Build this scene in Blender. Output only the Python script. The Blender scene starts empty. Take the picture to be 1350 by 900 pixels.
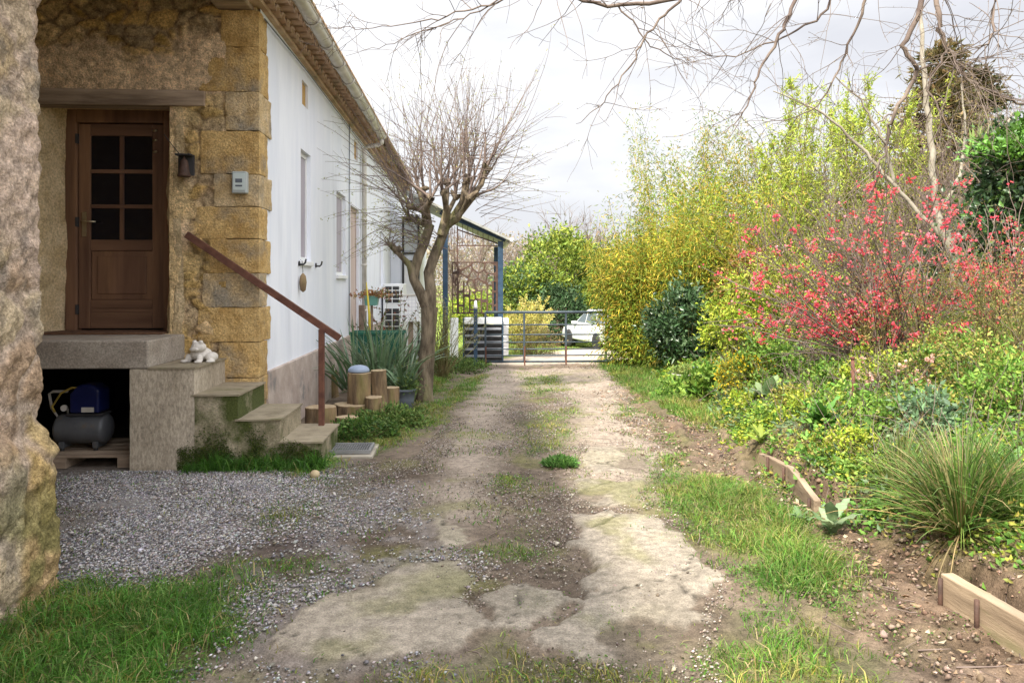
import bpy, bmesh, math, random
import numpy as np
from mathutils import Vector, Matrix

R = math.radians
PI = math.pi
scene = bpy.context.scene
COL = scene.collection
rng = np.random.default_rng(7)
random.seed(7)

# ------------------------------------------------------------------ camera
TH = R(3.26)
FPX = 1000.0
EYE = 1.5
HOR = 372.0
sT, cT = math.sin(TH), math.cos(TH)
cam_d = bpy.data.cameras.new('camera')
cam = bpy.data.objects.new('camera', cam_d)
COL.objects.link(cam)
cam.location = (0, 0, EYE)
cam.rotation_euler = (R(90), 0, -TH)
cam_d.sensor_width = 36
cam_d.lens = FPX / 1350 * 36
cam_d.shift_y = -(450 - HOR) / 1350
cam_d.clip_end = 2000
scene.camera = cam


def P(px, py, Y):
    """a photo pixel at a known distance along the house -> a point in the place"""
    u = (px - 675) / FPX
    t = Y / (cT - u * sT)
    return Vector((t * (sT + u * cT), Y, EYE - (py - HOR) / FPX * t))


# ------------------------------------------------------------------ noise
def _hash(ix, iy, iz, seed):
    h = (ix.astype(np.int64) * 374761393 + iy.astype(np.int64) * 668265263 + iz.astype(np.int64) * 2147483647 + seed * 974711) & 0xFFFFFFFF
    h = ((h ^ (h >> 13)) * 1274126177) & 0xFFFFFFFF
    h = (h ^ (h >> 16)) & 0xFFFFFFFF
    h = (h * 2246822519) & 0xFFFFFFFF
    h = h ^ (h >> 15)
    return (h & 0xFFFFFF) / float(0xFFFFFF)


def vn(x, y, z=None, seed=0):
    x = np.asarray(x, float); y = np.asarray(y, float)
    z = np.zeros_like(x) if z is None else np.asarray(z, float)
    ix, iy, iz = np.floor(x), np.floor(y), np.floor(z)
    fx, fy, fz = x - ix, y - iy, z - iz
    fx = fx * fx * (3 - 2 * fx); fy = fy * fy * (3 - 2 * fy); fz = fz * fz * (3 - 2 * fz)
    r = 0
    for dx in (0, 1):
        for dy in (0, 1):
            for dz in (0, 1):
                w = (fx if dx else 1 - fx) * (fy if dy else 1 - fy) * (fz if dz else 1 - fz)
                r = r + w * _hash(ix + dx, iy + dy, iz + dz, seed)
    return r


def fbm(x, y, z=None, oct=4, seed=0):
    a, s, r = .5, 1.0, 0
    for i in range(oct):
        r = r + a * vn(np.asarray(x) * s + i * 17.3, np.asarray(y) * s - i * 9.1, None if z is None else np.asarray(z) * s + i * 5.7, seed + i)
        a *= .5; s *= 2.03
    return r / (1 - .5 ** oct)


def worley(x, y, seed=0, jit=.9):
    ix, iy = np.floor(x), np.floor(y)
    f1 = np.full_like(x, 9.); f2 = np.full_like(x, 9.); cid = np.zeros_like(x)
    zero = np.zeros_like(x)
    for dx in (-1, 0, 1):
        for dy in (-1, 0, 1):
            cx, cy = ix + dx, iy + dy
            px = cx + .5 + (_hash(cx, cy, zero, seed) - .5) * jit
            py = cy + .5 + (_hash(cx, cy, zero + 1, seed) - .5) * jit
            d = np.hypot(px - x, py - y)
            m = d < f1
            f2 = np.where(m, f1, np.minimum(f2, d))
            cid = np.where(m, _hash(cx, cy, zero + 2, seed), cid)
            f1 = np.where(m, d, f1)
    return f1, f2, cid


def sst(a, b, x):
    t = np.clip((x - a) / (b - a), 0, 1)
    return t * t * (3 - 2 * t)


def lerpc(a, b, t):
    a = np.asarray(a, float); b = np.asarray(b, float)
    t = np.asarray(t)[..., None]
    return a * (1 - t) + b * t


def poly_sdf(x, y, poly):
    """signed distance to a polygon, negative inside"""
    p = np.asarray(poly, float)
    q = np.roll(p, -1, 0)
    d = np.full_like(x, 1e9); ins = np.zeros(x.shape, bool)
    for (ax, ay), (bx, by) in zip(p, q):
        ex, ey = bx - ax, by - ay
        wx, wy = x - ax, y - ay
        t = np.clip((wx * ex + wy * ey) / (ex * ex + ey * ey + 1e-12), 0, 1)
        d = np.minimum(d, np.hypot(wx - t * ex, wy - t * ey))
        c = ((ay > y) != (by > y)) & (x < (bx - ax) * (y - ay) / (by - ay + 1e-12) + ax)
        ins ^= c
    return np.where(ins, -d, d)


# ------------------------------------------------------------------ materials
def _nt(name):
    m = bpy.data.materials.new(name)
    m.use_nodes = True
    nt = m.node_tree
    nt.nodes.clear()
    out = nt.nodes.new('ShaderNodeOutputMaterial')
    return m, nt, out


def mat(name, c1, c2=None, scale=4, rough=.8, bump=0., bscale=40, metal=0., spec=.3, stretch=(1, 1, 1), lo=.35, hi=.65,
        attr=False, var=.25, trans=0., c3=None, s3=1.2, lo3=.55, hi3=.7, bdist=.01, coat=0., speck=0):
    m, nt, out = _nt(name)
    N, L = nt.nodes, nt.links
    tc = N.new('ShaderNodeTexCoord')
    mp = N.new('ShaderNodeMapping'); mp.inputs['Scale'].default_value = stretch
    L.new(tc.outputs['Object'], mp.inputs['Vector'])
    no = N.new('ShaderNodeTexNoise'); no.inputs['Scale'].default_value = scale; no.inputs['Detail'].default_value = 7; no.inputs['Roughness'].default_value = .62
    L.new(mp.outputs[0], no.inputs['Vector'])
    mr = N.new('ShaderNodeMapRange'); mr.inputs['From Min'].default_value = lo; mr.inputs['From Max'].default_value = hi
    L.new(no.outputs['Fac'], mr.inputs['Value'])
    bs = N.new('ShaderNodeBsdfPrincipled')
    bs.inputs['Roughness'].default_value = rough
    bs.inputs['Metallic'].default_value = metal
    bs.inputs['Specular IOR Level'].default_value = spec
    if coat: bs.inputs['Coat Weight'].default_value = coat
    if attr:
        at = N.new('ShaderNodeAttribute'); at.attribute_name = 'Col'
        m2 = N.new('ShaderNodeMapRange'); m2.inputs['From Min'].default_value = lo; m2.inputs['From Max'].default_value = hi
        m2.inputs['To Min'].default_value = 1 - var; m2.inputs['To Max'].default_value = 1 + var
        L.new(no.outputs['Fac'], m2.inputs['Value'])
        vm = N.new('ShaderNodeVectorMath'); vm.operation = 'SCALE'
        L.new(at.outputs['Color'], vm.inputs[0]); L.new(m2.outputs[0], vm.inputs['Scale'])
        colout = vm.outputs[0]
    else:
        mx = N.new('ShaderNodeMix'); mx.data_type = 'RGBA'
        mx.inputs[6].default_value = (*c1, 1); mx.inputs[7].default_value = (*(c2 or c1), 1)
        L.new(mr.outputs[0], mx.inputs[0])
        colout = mx.outputs[2]
        if c3:
            n3 = N.new('ShaderNodeTexNoise'); n3.inputs['Scale'].default_value = s3; n3.inputs['Detail'].default_value = 8; n3.inputs['Roughness'].default_value = .65
            L.new(mp.outputs[0], n3.inputs['Vector'])
            r3 = N.new('ShaderNodeMapRange'); r3.inputs['From Min'].default_value = lo3; r3.inputs['From Max'].default_value = hi3
            L.new(n3.outputs['Fac'], r3.inputs['Value'])
            x3 = N.new('ShaderNodeMix'); x3.data_type = 'RGBA'; x3.inputs[7].default_value = (*c3, 1)
            L.new(r3.outputs[0], x3.inputs[0]); L.new(colout, x3.inputs[6])
            colout = x3.outputs[2]
    if speck:
        n4 = N.new('ShaderNodeTexNoise'); n4.inputs['Scale'].default_value = speck; n4.inputs['Detail'].default_value = 3; n4.inputs['Roughness'].default_value = .7
        L.new(mp.outputs[0], n4.inputs['Vector'])
        m4 = N.new('ShaderNodeMapRange'); m4.inputs['From Min'].default_value = .3; m4.inputs['From Max'].default_value = .7; m4.inputs['To Min'].default_value = .62; m4.inputs['To Max'].default_value = 1.38
        L.new(n4.outputs['Fac'], m4.inputs['Value'])
        v4 = N.new('ShaderNodeVectorMath'); v4.operation = 'SCALE'; L.new(colout, v4.inputs[0]); L.new(m4.outputs[0], v4.inputs['Scale']); colout = v4.outputs[0]
    L.new(colout, bs.inputs['Base Color'])
    if bump:
        bn = N.new('ShaderNodeTexNoise'); bn.inputs['Scale'].default_value = bscale; bn.inputs['Detail'].default_value = 6; bn.inputs['Roughness'].default_value = .65
        L.new(mp.outputs[0], bn.inputs['Vector'])
        bu = N.new('ShaderNodeBump'); bu.inputs['Strength'].default_value = bump; bu.inputs['Distance'].default_value = bdist
        L.new(bn.outputs['Fac'], bu.inputs['Height']); L.new(bu.outputs[0], bs.inputs['Normal'])
    sh = bs.outputs[0]
    if trans:
        tr = N.new('ShaderNodeBsdfTranslucent'); L.new(colout, tr.inputs['Color'])
        ms = N.new('ShaderNodeMixShader'); ms.inputs[0].default_value = trans
        L.new(sh, ms.inputs[1]); L.new(tr.outputs[0], ms.inputs[2]); sh = ms.outputs[0]
    L.new(sh, out.inputs['Surface'])
    return m


# ------------------------------------------------------------------ objects
def tag(o, label=None, cat=None, group=None, kind=None):
    if label: o['label'] = label
    if cat: o['category'] = cat
    if group: o['group'] = group
    if kind: o['kind'] = kind
    return o


def thing(name, loc, label, cat, group=None):
    o = bpy.data.objects.new(name, None)
    COL.objects.link(o)
    o.location = loc
    o.empty_display_size = .1
    return tag(o, label, cat, group)


def link(name, me, m, parent=None, local=False):
    o = bpy.data.objects.new(name, me)
    COL.objects.link(o)
    if m is not None: me.materials.append(m)
    if parent is not None:
        o.parent = parent
        if parent.type == 'EMPTY' and not local:
            o.location = -parent.location
    return o


def npmesh(name, v, f, col=None, smooth=False):
    v = np.asarray(v, np.float32); f = np.asarray(f, np.int32)
    me = bpy.data.meshes.new(name)
    k = f.shape[1]
    me.vertices.add(len(v)); me.vertices.foreach_set('co', v.ravel())
    me.loops.add(f.size); me.loops.foreach_set('vertex_index', f.ravel())
    me.polygons.add(len(f))
    me.polygons.foreach_set('loop_start', np.arange(0, f.size, k, dtype=np.int32))
    me.polygons.foreach_set('loop_total', np.full(len(f), k, np.int32))
    if smooth: me.polygons.foreach_set('use_smooth', np.ones(len(f), bool))
    me.update(calc_edges=True)
    if col is not None:
        c = np.ones((len(v), 4), np.float32); c[:, :3] = col
        a = me.attributes.new('Col', 'FLOAT_COLOR', 'POINT')
        a.data.foreach_set('color', c.ravel())
    return me


class MB:
    """collects shapes and links them as one mesh"""
    def __init__(self): self.bm = bmesh.new()

    def box(self, x0, x1, y0, y1, z0, z1):
        v = [self.bm.verts.new((x, y, z)) for x in (x0, x1) for y in (y0, y1) for z in (z0, z1)]
        for q in ((0, 1, 3, 2), (4, 6, 7, 5), (0, 4, 5, 1), (2, 3, 7, 6), (0, 2, 6, 4), (1, 5, 7, 3)):
            self.bm.faces.new([v[i] for i in q])
        return self

    def bar(self, a, b, w, h, up=(0, 0, 1)):
        a, b = Vector(a), Vector(b)
        d = (b - a).normalized(); up = Vector(up)
        s = d.cross(up)
        if s.length < 1e-4: s = d.cross(Vector((0, 1, 0)))
        s.normalize(); n = s.cross(d).normalized()
        v = [self.bm.verts.new(p + s * (w / 2 * i) + n * (h / 2 * j)) for p in (a, b) for i, j in ((-1, -1), (1, -1), (1, 1), (-1, 1))]
        for q in ((3, 2, 1, 0), (4, 5, 6, 7), (0, 1, 5, 4), (1, 2, 6, 5), (2, 3, 7, 6), (3, 0, 4, 7)):
            self.bm.faces.new([v[i] for i in q])
        return self

    def tube(self, pts, r, n=8, cap=True):
        pts = [Vector(p) for p in pts]
        rs = r if isinstance(r, (list, tuple)) else [r] * len(pts)
        rings = []
        for i, p in enumerate(pts):
            d = (pts[min(i + 1, len(pts) - 1)] - pts[max(i - 1, 0)]).normalized()
            ref = Vector((0, 0, 1)) if abs(d.z) < .9 else Vector((0, 1, 0))
            s = d.cross(ref).normalized(); t = s.cross(d)
            rings.append([self.bm.verts.new(p + (s * math.cos(2 * PI * k / n) + t * math.sin(2 * PI * k / n)) * rs[i]) for k in range(n)])
        for a, b in zip(rings, rings[1:]):
            for k in range(n):
                self.bm.faces.new((a[k], a[(k + 1) % n], b[(k + 1) % n], b[k])).smooth = True
        if cap:
            self.bm.faces.new(rings[0][::-1]); self.bm.faces.new(rings[-1])
        return self

    def lathe(self, prof, c, n=24, axis='z'):
        """prof: (radius, height) from bottom to top"""
        c = Vector(c); rings = []
        for r, h in prof:
            ring = []
            for k in range(n):
                a = 2 * PI * k / n
                if axis == 'z': p = (r * math.cos(a), r * math.sin(a), h)
                elif axis == 'x': p = (h, r * math.cos(a), r * math.sin(a))
                else: p = (r * math.sin(a), h, r * math.cos(a))
                ring.append(self.bm.verts.new(c + Vector(p)))
            rings.append(ring)
        for a, b in zip(rings, rings[1:]):
            for k in range(n):
                self.bm.faces.new((a[k], a[(k + 1) % n], b[(k + 1) % n], b[k])).smooth = True
        if prof[0][0] > 1e-5: self.bm.faces.new(rings[0][::-1])
        if prof[-1][0] > 1e-5: self.bm.faces.new(rings[-1])
        return self

    def prism(self, poly, f0, f1):
        """poly points mapped by two functions into the two end faces"""
        a = [self.bm.verts.new(f0(p)) for p in poly]; b = [self.bm.verts.new(f1(p)) for p in poly]
        n = len(poly)
        self.bm.faces.new(a[::-1]); self.bm.faces.new(b)
        for i in range(n):
            self.bm.faces.new((a[i], a[(i + 1) % n], b[(i + 1) % n], b[i]))
        return self

    def quad(self, *p):
        self.bm.faces.new([self.bm.verts.new(q) for q in p]); return self

    def build(self, name, m, parent=None, bevel=0, seg=2, local=False, rough=0, rs=6., smooth=False):
        bm = self.bm
        bmesh.ops.recalc_face_normals(bm, faces=bm.faces)
        if bevel:
            es = [e for e in bm.edges if len(e.link_faces) == 2 and e.calc_face_angle(0) > .5]
            bmesh.ops.bevel(bm, geom=es, offset=bevel, segments=seg, profile=.5, affect='EDGES', clamp_overlap=True)
        me = bpy.data.meshes.new(name)
        bm.to_mesh(me); bm.free()
        if rough:
            n = len(me.vertices)
            v = np.empty(n * 3, np.float32); me.vertices.foreach_get('co', v); v = v.reshape(-1, 3)
            for k in range(3):
                v[:, k] += (fbm(v[:, 0] * rs + 3.1 * k, v[:, 1] * rs, v[:, 2] * rs, 3, 11 + k) - .5) * 2 * rough
            me.vertices.foreach_set('co', v.ravel()); me.update()
        if smooth:
            for p in me.polygons: p.use_smooth = True
        return link(name, me, m, parent, local)


def rblock(size, rad=.03, n=8, noise=.012, ns=5., seed=0, off=(0, 0, 0)):
    """rounded irregular block as arrays centred on 0"""
    V, F = [], []
    g = np.linspace(-1, 1, n + 1)
    A, B = np.meshgrid(g, g, indexing='ij')
    base = 0
    sz = np.asarray(size, float) / 2
    for ax in range(3):
        for sg in (-1, 1):
            p = np.empty((n + 1, n + 1, 3)); p[..., ax] = sg; p[..., (ax + 1) % 3] = A; p[..., (ax + 2) % 3] = B
            V.append(p.reshape(-1, 3))
            i = np.arange(n)[:, None] * (n + 1) + np.arange(n)[None]
            i = i.ravel() + base
            q = np.stack([i, i + n + 1, i + n + 2, i + 1], 1)
            F.append(q if sg > 0 else q[:, ::-1]); base += (n + 1) ** 2
    V = np.concatenate(V); F = np.concatenate(F)
    p = V * sz
    inner = np.clip(p, -(sz - rad), sz - rad)
    d = p - inner
    l = np.linalg.norm(d, axis=1, keepdims=True)
    p = np.where(l > 1e-9, inner + d / np.maximum(l, 1e-9) * rad, p)
    q = p + np.asarray(off)
    nn = V / np.linalg.norm(V, axis=1, keepdims=True)
    h = fbm(q[:, 0] * ns, q[:, 1] * ns, q[:, 2] * ns, 4, 31 + seed) - .5
    p = p + nn * (h * 2 * noise)[:, None]
    return p, F


def tubes_np(items, n=5):
    """items: (points k*3, radii k) -> arrays of many tubes"""
    V, F = [], []; base = 0
    ang = np.arange(n) * 2 * PI / n
    ca, sa = np.cos(ang), np.sin(ang)
    for pts, rad in items:
        p = np.asarray(pts, float); r = np.asarray(rad, float)
        k = len(p)
        d = np.gradient(p, axis=0)
        d /= np.linalg.norm(d, axis=1, keepdims=True) + 1e-9
        ref = np.array([.31, .2, .93]) if abs(d[:, 2]).mean() < .8 else np.array([.9, .4, .1])
        s = np.cross(d, ref); s /= np.linalg.norm(s, axis=1, keepdims=True) + 1e-9
        t = np.cross(s, d)
        v = p[:, None] + (s[:, None] * ca[None, :, None] + t[:, None] * sa[None, :, None]) * r[:, None, None]
        V.append(v.reshape(-1, 3))
        i = (np.arange(k - 1)[:, None] * n + np.arange(n)[None]).ravel()
        j = (np.arange(k - 1)[:, None] * n + (np.arange(n)[None] + 1) % n).ravel()
        F.append(np.stack([i, j, j + n, i + n], 1) + base)
        base += k * n
    return np.concatenate(V), np.concatenate(F)


def leaf_np(c, d, ln, wd, col, fold=.25, g=rng, roll=None):
    """folded leaves: centres (base of leaf), directions, lengths, widths, colours"""
    n = len(c)
    d = d / (np.linalg.norm(d, axis=1, keepdims=True) + 1e-9)
    rv = g.normal(size=(n, 3))
    s = np.cross(d, rv); s /= np.linalg.norm(s, axis=1, keepdims=True) + 1e-9
    up = np.cross(s, d)
    ln = np.broadcast_to(ln, n)[:, None]; wd = np.broadcast_to(wd, n)[:, None]
    b = c; tip = c + d * ln - up * ln * .12
    m = c + d * ln * .45
    l = m + s * wd * .5 + up * wd * fold; r = m - s * wd * .5 + up * wd * fold
    V = np.stack([b, l, tip, r], 1).reshape(-1, 3)
    i = np.arange(n) * 4
    F = np.concatenate([np.stack([i, i + 1, i + 2], 1), np.stack([i, i + 2, i + 3], 1)])
    C = np.repeat(col, 4, 0)
    return V, F, C


def blades_np(c, h, w, lean, col, g=rng, tipcol=None):
    """grass blades: base points, heights, widths, lean vectors (n*2)"""
    n = len(c)
    a = g.uniform(0, 2 * PI, n)
    s = np.stack([np.cos(a), np.sin(a), np.zeros(n)], 1) * (w / 2)[:, None]
    L = np.concatenate([lean, np.zeros((n, 1))], 1)
    up = np.zeros((n, 3)); up[:, 2] = h
    m = c + up * .55 + L * .3
    ll = np.linalg.norm(lean, axis=1)
    t = c + up + L; t[:, 2] -= ll * .35
    V = np.stack([c - s, c + s, m - s * .8, m + s * .8, t], 1).reshape(-1, 3)
    i = np.arange(n) * 5
    F = np.concatenate([np.stack([i, i + 1, i + 3], 1), np.stack([i, i + 3, i + 2], 1), np.stack([i + 2, i + 3, i + 4], 1)])
    C = np.repeat(col, 5, 0)
    if tipcol is not None: C[4::5] = tipcol
    return V, F, C


def merge(parts):
    V, F, C = [], [], []; b = 0
    for v, f, c in parts:
        V.append(v); F.append(f + b); C.append(c); b += len(v)
    return np.concatenate(V), np.concatenate(F), np.concatenate(C)


def pick(pal, n, g=rng, jit=.12):
    pal = np.asarray(pal, float)
    c = pal[g.integers(0, len(pal), n)]
    return np.clip(c * (1 + g.normal(0, jit, (n, 1))) * (1 + g.normal(0, jit * .4, (n, 3))), .003, .9)


def wander(p, d, length, n, wob=.15, grav=0., g=rng):
    """a wandering branch line"""
    p = np.asarray(p, float); d = np.asarray(d, float) / np.linalg.norm(d)
    out = [p]; st = length / n
    for i in range(n):
        d = d + g.normal(0, wob, 3) + np.array([0, 0, grav])
        d /= np.linalg.norm(d)
        p = p + d * st; out.append(p)
    return np.array(out), d


# palette of shared materials
M = {}
M['leaf'] = mat('leaf', (0, 0, 0), attr=True, scale=9, rough=.55, spec=.25, trans=.27, var=.2)
M['leaf_gloss'] = mat('glossy_leaf', (0, 0, 0), attr=True, scale=9, rough=.32, spec=.45, trans=.2, var=.15)
M['petal'] = mat('petal', (0, 0, 0), attr=True, scale=20, rough=.6, spec=.2, trans=.4, var=.15)
M['grass'] = mat('grass_blade', (0, 0, 0), attr=True, scale=1.3, rough=.55, spec=.25, trans=.35, var=.22)
M['bark'] = mat('bark', (.06, .045, .03), (.24, .19, .13), scale=12, rough=.95, bump=1., bscale=30, stretch=(1, 1, .3), c3=(.17, .17, .06), s3=3.5, bdist=.03)
M['twig'] = mat('twig', (.11, .078, .066), (.205, .16, .135), scale=5, rough=.8)
M['twig_dark'] = mat('dark_twig', (.09, .065, .055), (.19, .15, .12), scale=5, rough=.85)
M['pale_bark'] = mat('pale_bark', (.18, .155, .115), (.34, .31, .25), scale=7, rough=.9, bump=.4, bscale=30, stretch=(1, 1, .5))
M['cane'] = mat('cane', (.38, .29, .06), (.24, .26, .05), scale=4, rough=.45)
M['stem'] = mat('stem', (.18, .13, .06), (.12, .14, .04), scale=6, rough=.8)
M['concrete'] = mat('weathered_concrete', (.24, .215, .17), (.36, .325, .265), scale=5, rough=.92, bump=.5, bscale=60, c3=(.17, .17, .07), s3=2.2, lo3=.52, hi3=.68)
M['white'] = mat('white_render', (.70, .73, .81), (.80, .82, .88), scale=2.6, rough=.92, bump=.4, bscale=28, c3=(.60, .62, .68), s3=1.6, stretch=(1, 1, .2), lo3=.55, hi3=.78)
M['pinkstone'] = mat('pink_plinth', (.34, .27, .23), (.50, .42, .37), scale=3, rough=.9, bump=.6, bscale=22, c3=(.22, .2, .19), s3=5)
M['oldwood'] = mat('weathered_wood', (.17, .12, .09), (.36, .28, .22), scale=6, rough=.9, bump=.6, bscale=30, stretch=(1, .15, 1))
M['lintel'] = mat('lintel_wood', (.17, .12, .085), (.44, .34, .25), scale=9, rough=.9, bump=.7, bscale=24, stretch=(.12, 1, 1))
M['door'] = mat('stained_wood', (.10, .052, .034), (.20, .108, .066), scale=8, rough=.5, bump=.25, bscale=40, stretch=(1, 1, .08), c3=(.30, .165, .085), s3=3, lo3=.48)
M['door_h'] = mat('stained_crosswood', (.11, .057, .036), (.20, .11, .066), scale=8, rough=.5, bump=.25, bscale=40, stretch=(.08, 1, 1))
M['glass'] = mat('dark_glass', (.008, .008, .012), rough=.06, spec=.5)
M['brass'] = mat('worn_brass', (.45, .38, .26), (.6, .52, .38), rough=.35, metal=.9)
M['rust'] = mat('rusty_steel', (.085, .035, .025), (.16, .07, .045), scale=14, rough=.75, bump=.3, bscale=80)
M['zinc'] = mat('zinc', (.46, .43, .38), (.62, .59, .54), scale=5, rough=.5, metal=.15, spec=.4)
M['tile'] = mat('canal_tile', (.40, .26, .16), (.58, .43, .30), scale=6, rough=.9, bump=.4, bscale=40, c3=(.20, .18, .10), s3=3)
M['dark'] = mat('dark_metal', (.03, .03, .032), (.05, .048, .05), rough=.6)
M['bluesteel'] = mat('blue_painted_steel', (.018, .04, .075), (.035, .07, .115), scale=9, rough=.45, c3=(.12, .09, .08), s3=4, lo3=.62, hi3=.72)
M['gatesteel'] = mat('grey_blue_steel', (.028, .042, .055), (.06, .08, .095), scale=9, rough=.5, metal=.0, c3=(.15, .11, .09), s3=5, lo3=.62, hi3=.72)
M['whitepaint'] = mat('white_paint', (.72, .73, .74), (.8, .8, .8), scale=6, rough=.55)
M['greyplastic'] = mat('grey_plastic', (.10, .115, .14), (.14, .16, .19), scale=8, rough=.5)
M['timber'] = mat('board_timber', (.17, .125, .085), (.36, .275, .19), scale=8, rough=.85, bump=.6, bscale=36, stretch=(1, .12, 1), c3=(.20, .19, .09), s3=5)
M['log_bark'] = mat('log_bark', (.08, .055, .035), (.27, .185, .10), scale=10, rough=.95, bump=.9, bscale=26, stretch=(1, 1, .22), bdist=.02, c3=(.20, .18, .06), s3=4)
M['log_end'] = mat('log_end', (.26, .19, .11), (.40, .31, .20), scale=18, rough=.9, bump=.3, bscale=60, c3=(.22, .22, .07), s3=4)
# ------------------------------------------------------------------ terrain
def bed_x(Y):
    return np.interp(Y, [-5, 6.3, 9, 15, 25, 40], [2.33, 2.36, 2.9, 3.4, 4.6, 9.0])


def hz0(X, Y):
    X = np.asarray(X, float); Y = np.asarray(Y, float)
    z = -.15 * sst(6, 15, Y) - np.clip(Y - 15, 0, 18) * .066 - .25 * sst(33, 70, Y)
    b = X - bed_x(Y)
    gap = sst(3.45, 3.75, Y) * (1 - sst(4.6, 4.85, Y))
    step = .15 * ((1 - gap) * sst(.0, .06, b) + gap * sst(-.25, .55, b)) * (1 - sst(6.2, 6.9, Y)) + .10 * sst(-.1, .5, b) * sst(6.0, 7.0, Y)
    bank = .24 * np.clip(b, 0, 6) * (1 - .75 * sst(16, 26, Y))
    return z + step + bank


def hz(X, Y):
    return hz0(X, Y) + (fbm(np.asarray(X) * 1.7, np.asarray(Y) * 1.7, None, 3, 5) - .5) * .05


def G(px, py):
    """a photo pixel on the ground"""
    u = (px - 675) / FPX
    t0 = 1.5
    f = lambda t: EYE - (py - HOR) / FPX * t - float(hz0(t * (sT + u * cT), t * (cT - u * sT)))
    t = t0
    while t < 120:
        if f(t + .1) <= 0: break
        t += .1
    a, b = t, t + .1
    for _ in range(20):
        m = (a + b) / 2
        if f(m) > 0: a = m
        else: b = m
    return np.array([a * (sT + u * cT), a * (cT - u * sT)])


def GP(pts): return [tuple(G(*p)) for p in pts]


def gpt(px, py, lift=0.):
    q = G(px, py)
    return Vector((q[0], q[1], float(hz(q[0], q[1])) + lift))


GRASS = [  # polygon, density, height, tone (0 cool deep, 1 fresh, 2 yellow)
    ([(-60, 815), (55, 772), (130, 762), (215, 772), (285, 795), (300, 840), (262, 870), (215, 905), (150, 960), (-120, 960)], 1.0, .10, 0),
    ([(215, 775), (300, 742), (430, 735), (440, 765), (390, 790), (300, 812)], .30, .06, 0),
    ([(335, 668), (400, 655), (440, 665), (400, 695), (345, 700)], .35, .05, 0),
    ([(310, 640), (420, 628), (480, 634), (400, 648)], .4, .045, 0),
    ([(300, 612), (340, 590), (410, 590), (425, 612), (370, 622)], .9, .13, 0),
    ([(440, 585), (470, 568), (520, 545), (560, 535), (615, 500), (642, 493), (622, 522), (575, 560), (540, 580), (495, 605)], .6, .06, 2),
    ([(550, 535), (600, 497), (590, 490), (560, 500), (545, 520)], .8, .08, 1),
    ([(868, 655), (905, 630), (960, 628), (1015, 655), (1070, 690), (1085, 720), (1055, 735), (1000, 745), (950, 720), (900, 690)], .95, .09, 1),
    ([(985, 765), (1030, 735), (1085, 738), (1115, 770), (1090, 800), (1020, 800)], 1.0, .13, 1),
    ([(785, 478), (845, 477), (900, 515), (950, 545), (958, 572), (905, 556), (850, 525), (810, 500)], 1.0, .11, 1),
    ([(868, 575), (895, 570), (905, 585), (880, 592)], .5, .05, 1),
    ([(862, 600), (905, 598), (900, 622), (868, 622)], .6, .06, 1),
    ([(1180, 835), (1270, 830), (1280, 862), (1200, 870)], .25, .06, 1),
    ([(930, 850), (1000, 835), (1100, 832), (1180, 870), (1200, 920), (1080, 960), (960, 940)], .55, .07, 1),
    ([(520, 885), (600, 872), (625, 838), (660, 832), (690, 855), (710, 880), (840, 878), (900, 900), (900, 960), (500, 960)], .5, .06, 1),
    ([(612, 722), (680, 716), (722, 728), (690, 742), (630, 742)], .45, .05, 2),
    ([(645, 630), (685, 627), (700, 642), (660, 648)], .7, .05, 2),
    ([(735, 570), (760, 566), (768, 576), (740, 580)], .6, .04, 2),
    ([(720, 540), (760, 535), (775, 548), (735, 555)], .4, .04, 2),
    ([(690, 498), (735, 494), (752, 516), (700, 524)], .5, .04, 2),
    ([(690, 545), (735, 540), (745, 592), (690, 600)], .4, .04, 2),
    ([(780, 818), (810, 808), (830, 818), (805, 828)], .3, .05, 1),
    ([(700, 795), (735, 790), (740, 806), (710, 810)], .25, .05, 2),
    ([(810, 532), (830, 530), (842, 550), (822, 552)], .5, .05, 1),
    ([(680, 695), (715, 692), (720, 704), (690, 708)], .25, .04, 2),
    ([(300, 618), (330, 600), (420, 600), (432, 616), (380, 624)], 1.0, .16, 0),
    ([(840, 520), (872, 540), (880, 575), (862, 572)], .5, .05, 1),
    ([(890, 660), (862, 645), (858, 628), (905, 622)], .7, .06, 1),
    ([(1090, 790), (1140, 770), (1180, 800), (1150, 840), (1080, 838)], .22, .05, 1),
    ([(960, 805), (1010, 805), (1090, 820), (960, 840)], .4, .05, 1),
    ([(1000, 600), (1040, 640), (1062, 676), (1030, 660), (985, 620)], .4, .06, 1),
    ([(600, 490), (642, 482), (642, 476), (590, 476), (575, 486)], .7, .06, 1),
]
GRASS_W = [(np.array(GP(p)), d, h, t) for p, d, h, t in GRASS]
CONC = [
    [(328, 852), (395, 803), (478, 776), (528, 745), (598, 744), (622, 768), (602, 798), (640, 818), (592, 842), (520, 872), (420, 884), (352, 874)],
    [(758, 678), (850, 684), (912, 715), (952, 770), (928, 798), (922, 842), (902, 884), (782, 874), (715, 850), (792, 792), (772, 740)],
    [(640, 790), (700, 775), (770, 790), (720, 850), (690, 840), (640, 818)],
    [(758, 628), (845, 634), (842, 664), (790, 672), (762, 655)],
    [(775, 590), (845, 592), (850, 622), (780, 622)],
    [(560, 690), (625, 692), (618, 720), (570, 722)],
]
CONC_W = [np.array(GP(p)) for p in CONC]
TRACK_W = [np.array(GP(p)) for p in [
    [(640, 487), (700, 487), (662, 560), (645, 620), (625, 690), (545, 692), (560, 645), (600, 565)],
    [(735, 487), (792, 487), (835, 545), (878, 610), (872, 660), (760, 660), (765, 590), (748, 540)],
    [(640, 488), (795, 484), (815, 510), (600, 520)]]]
GRAV_W = np.array(GP([(40, 624), (170, 618), (300, 622), (440, 616), (462, 645), (372, 690), (298, 720), (222, 760), (130, 775), (40, 790)]))
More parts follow.
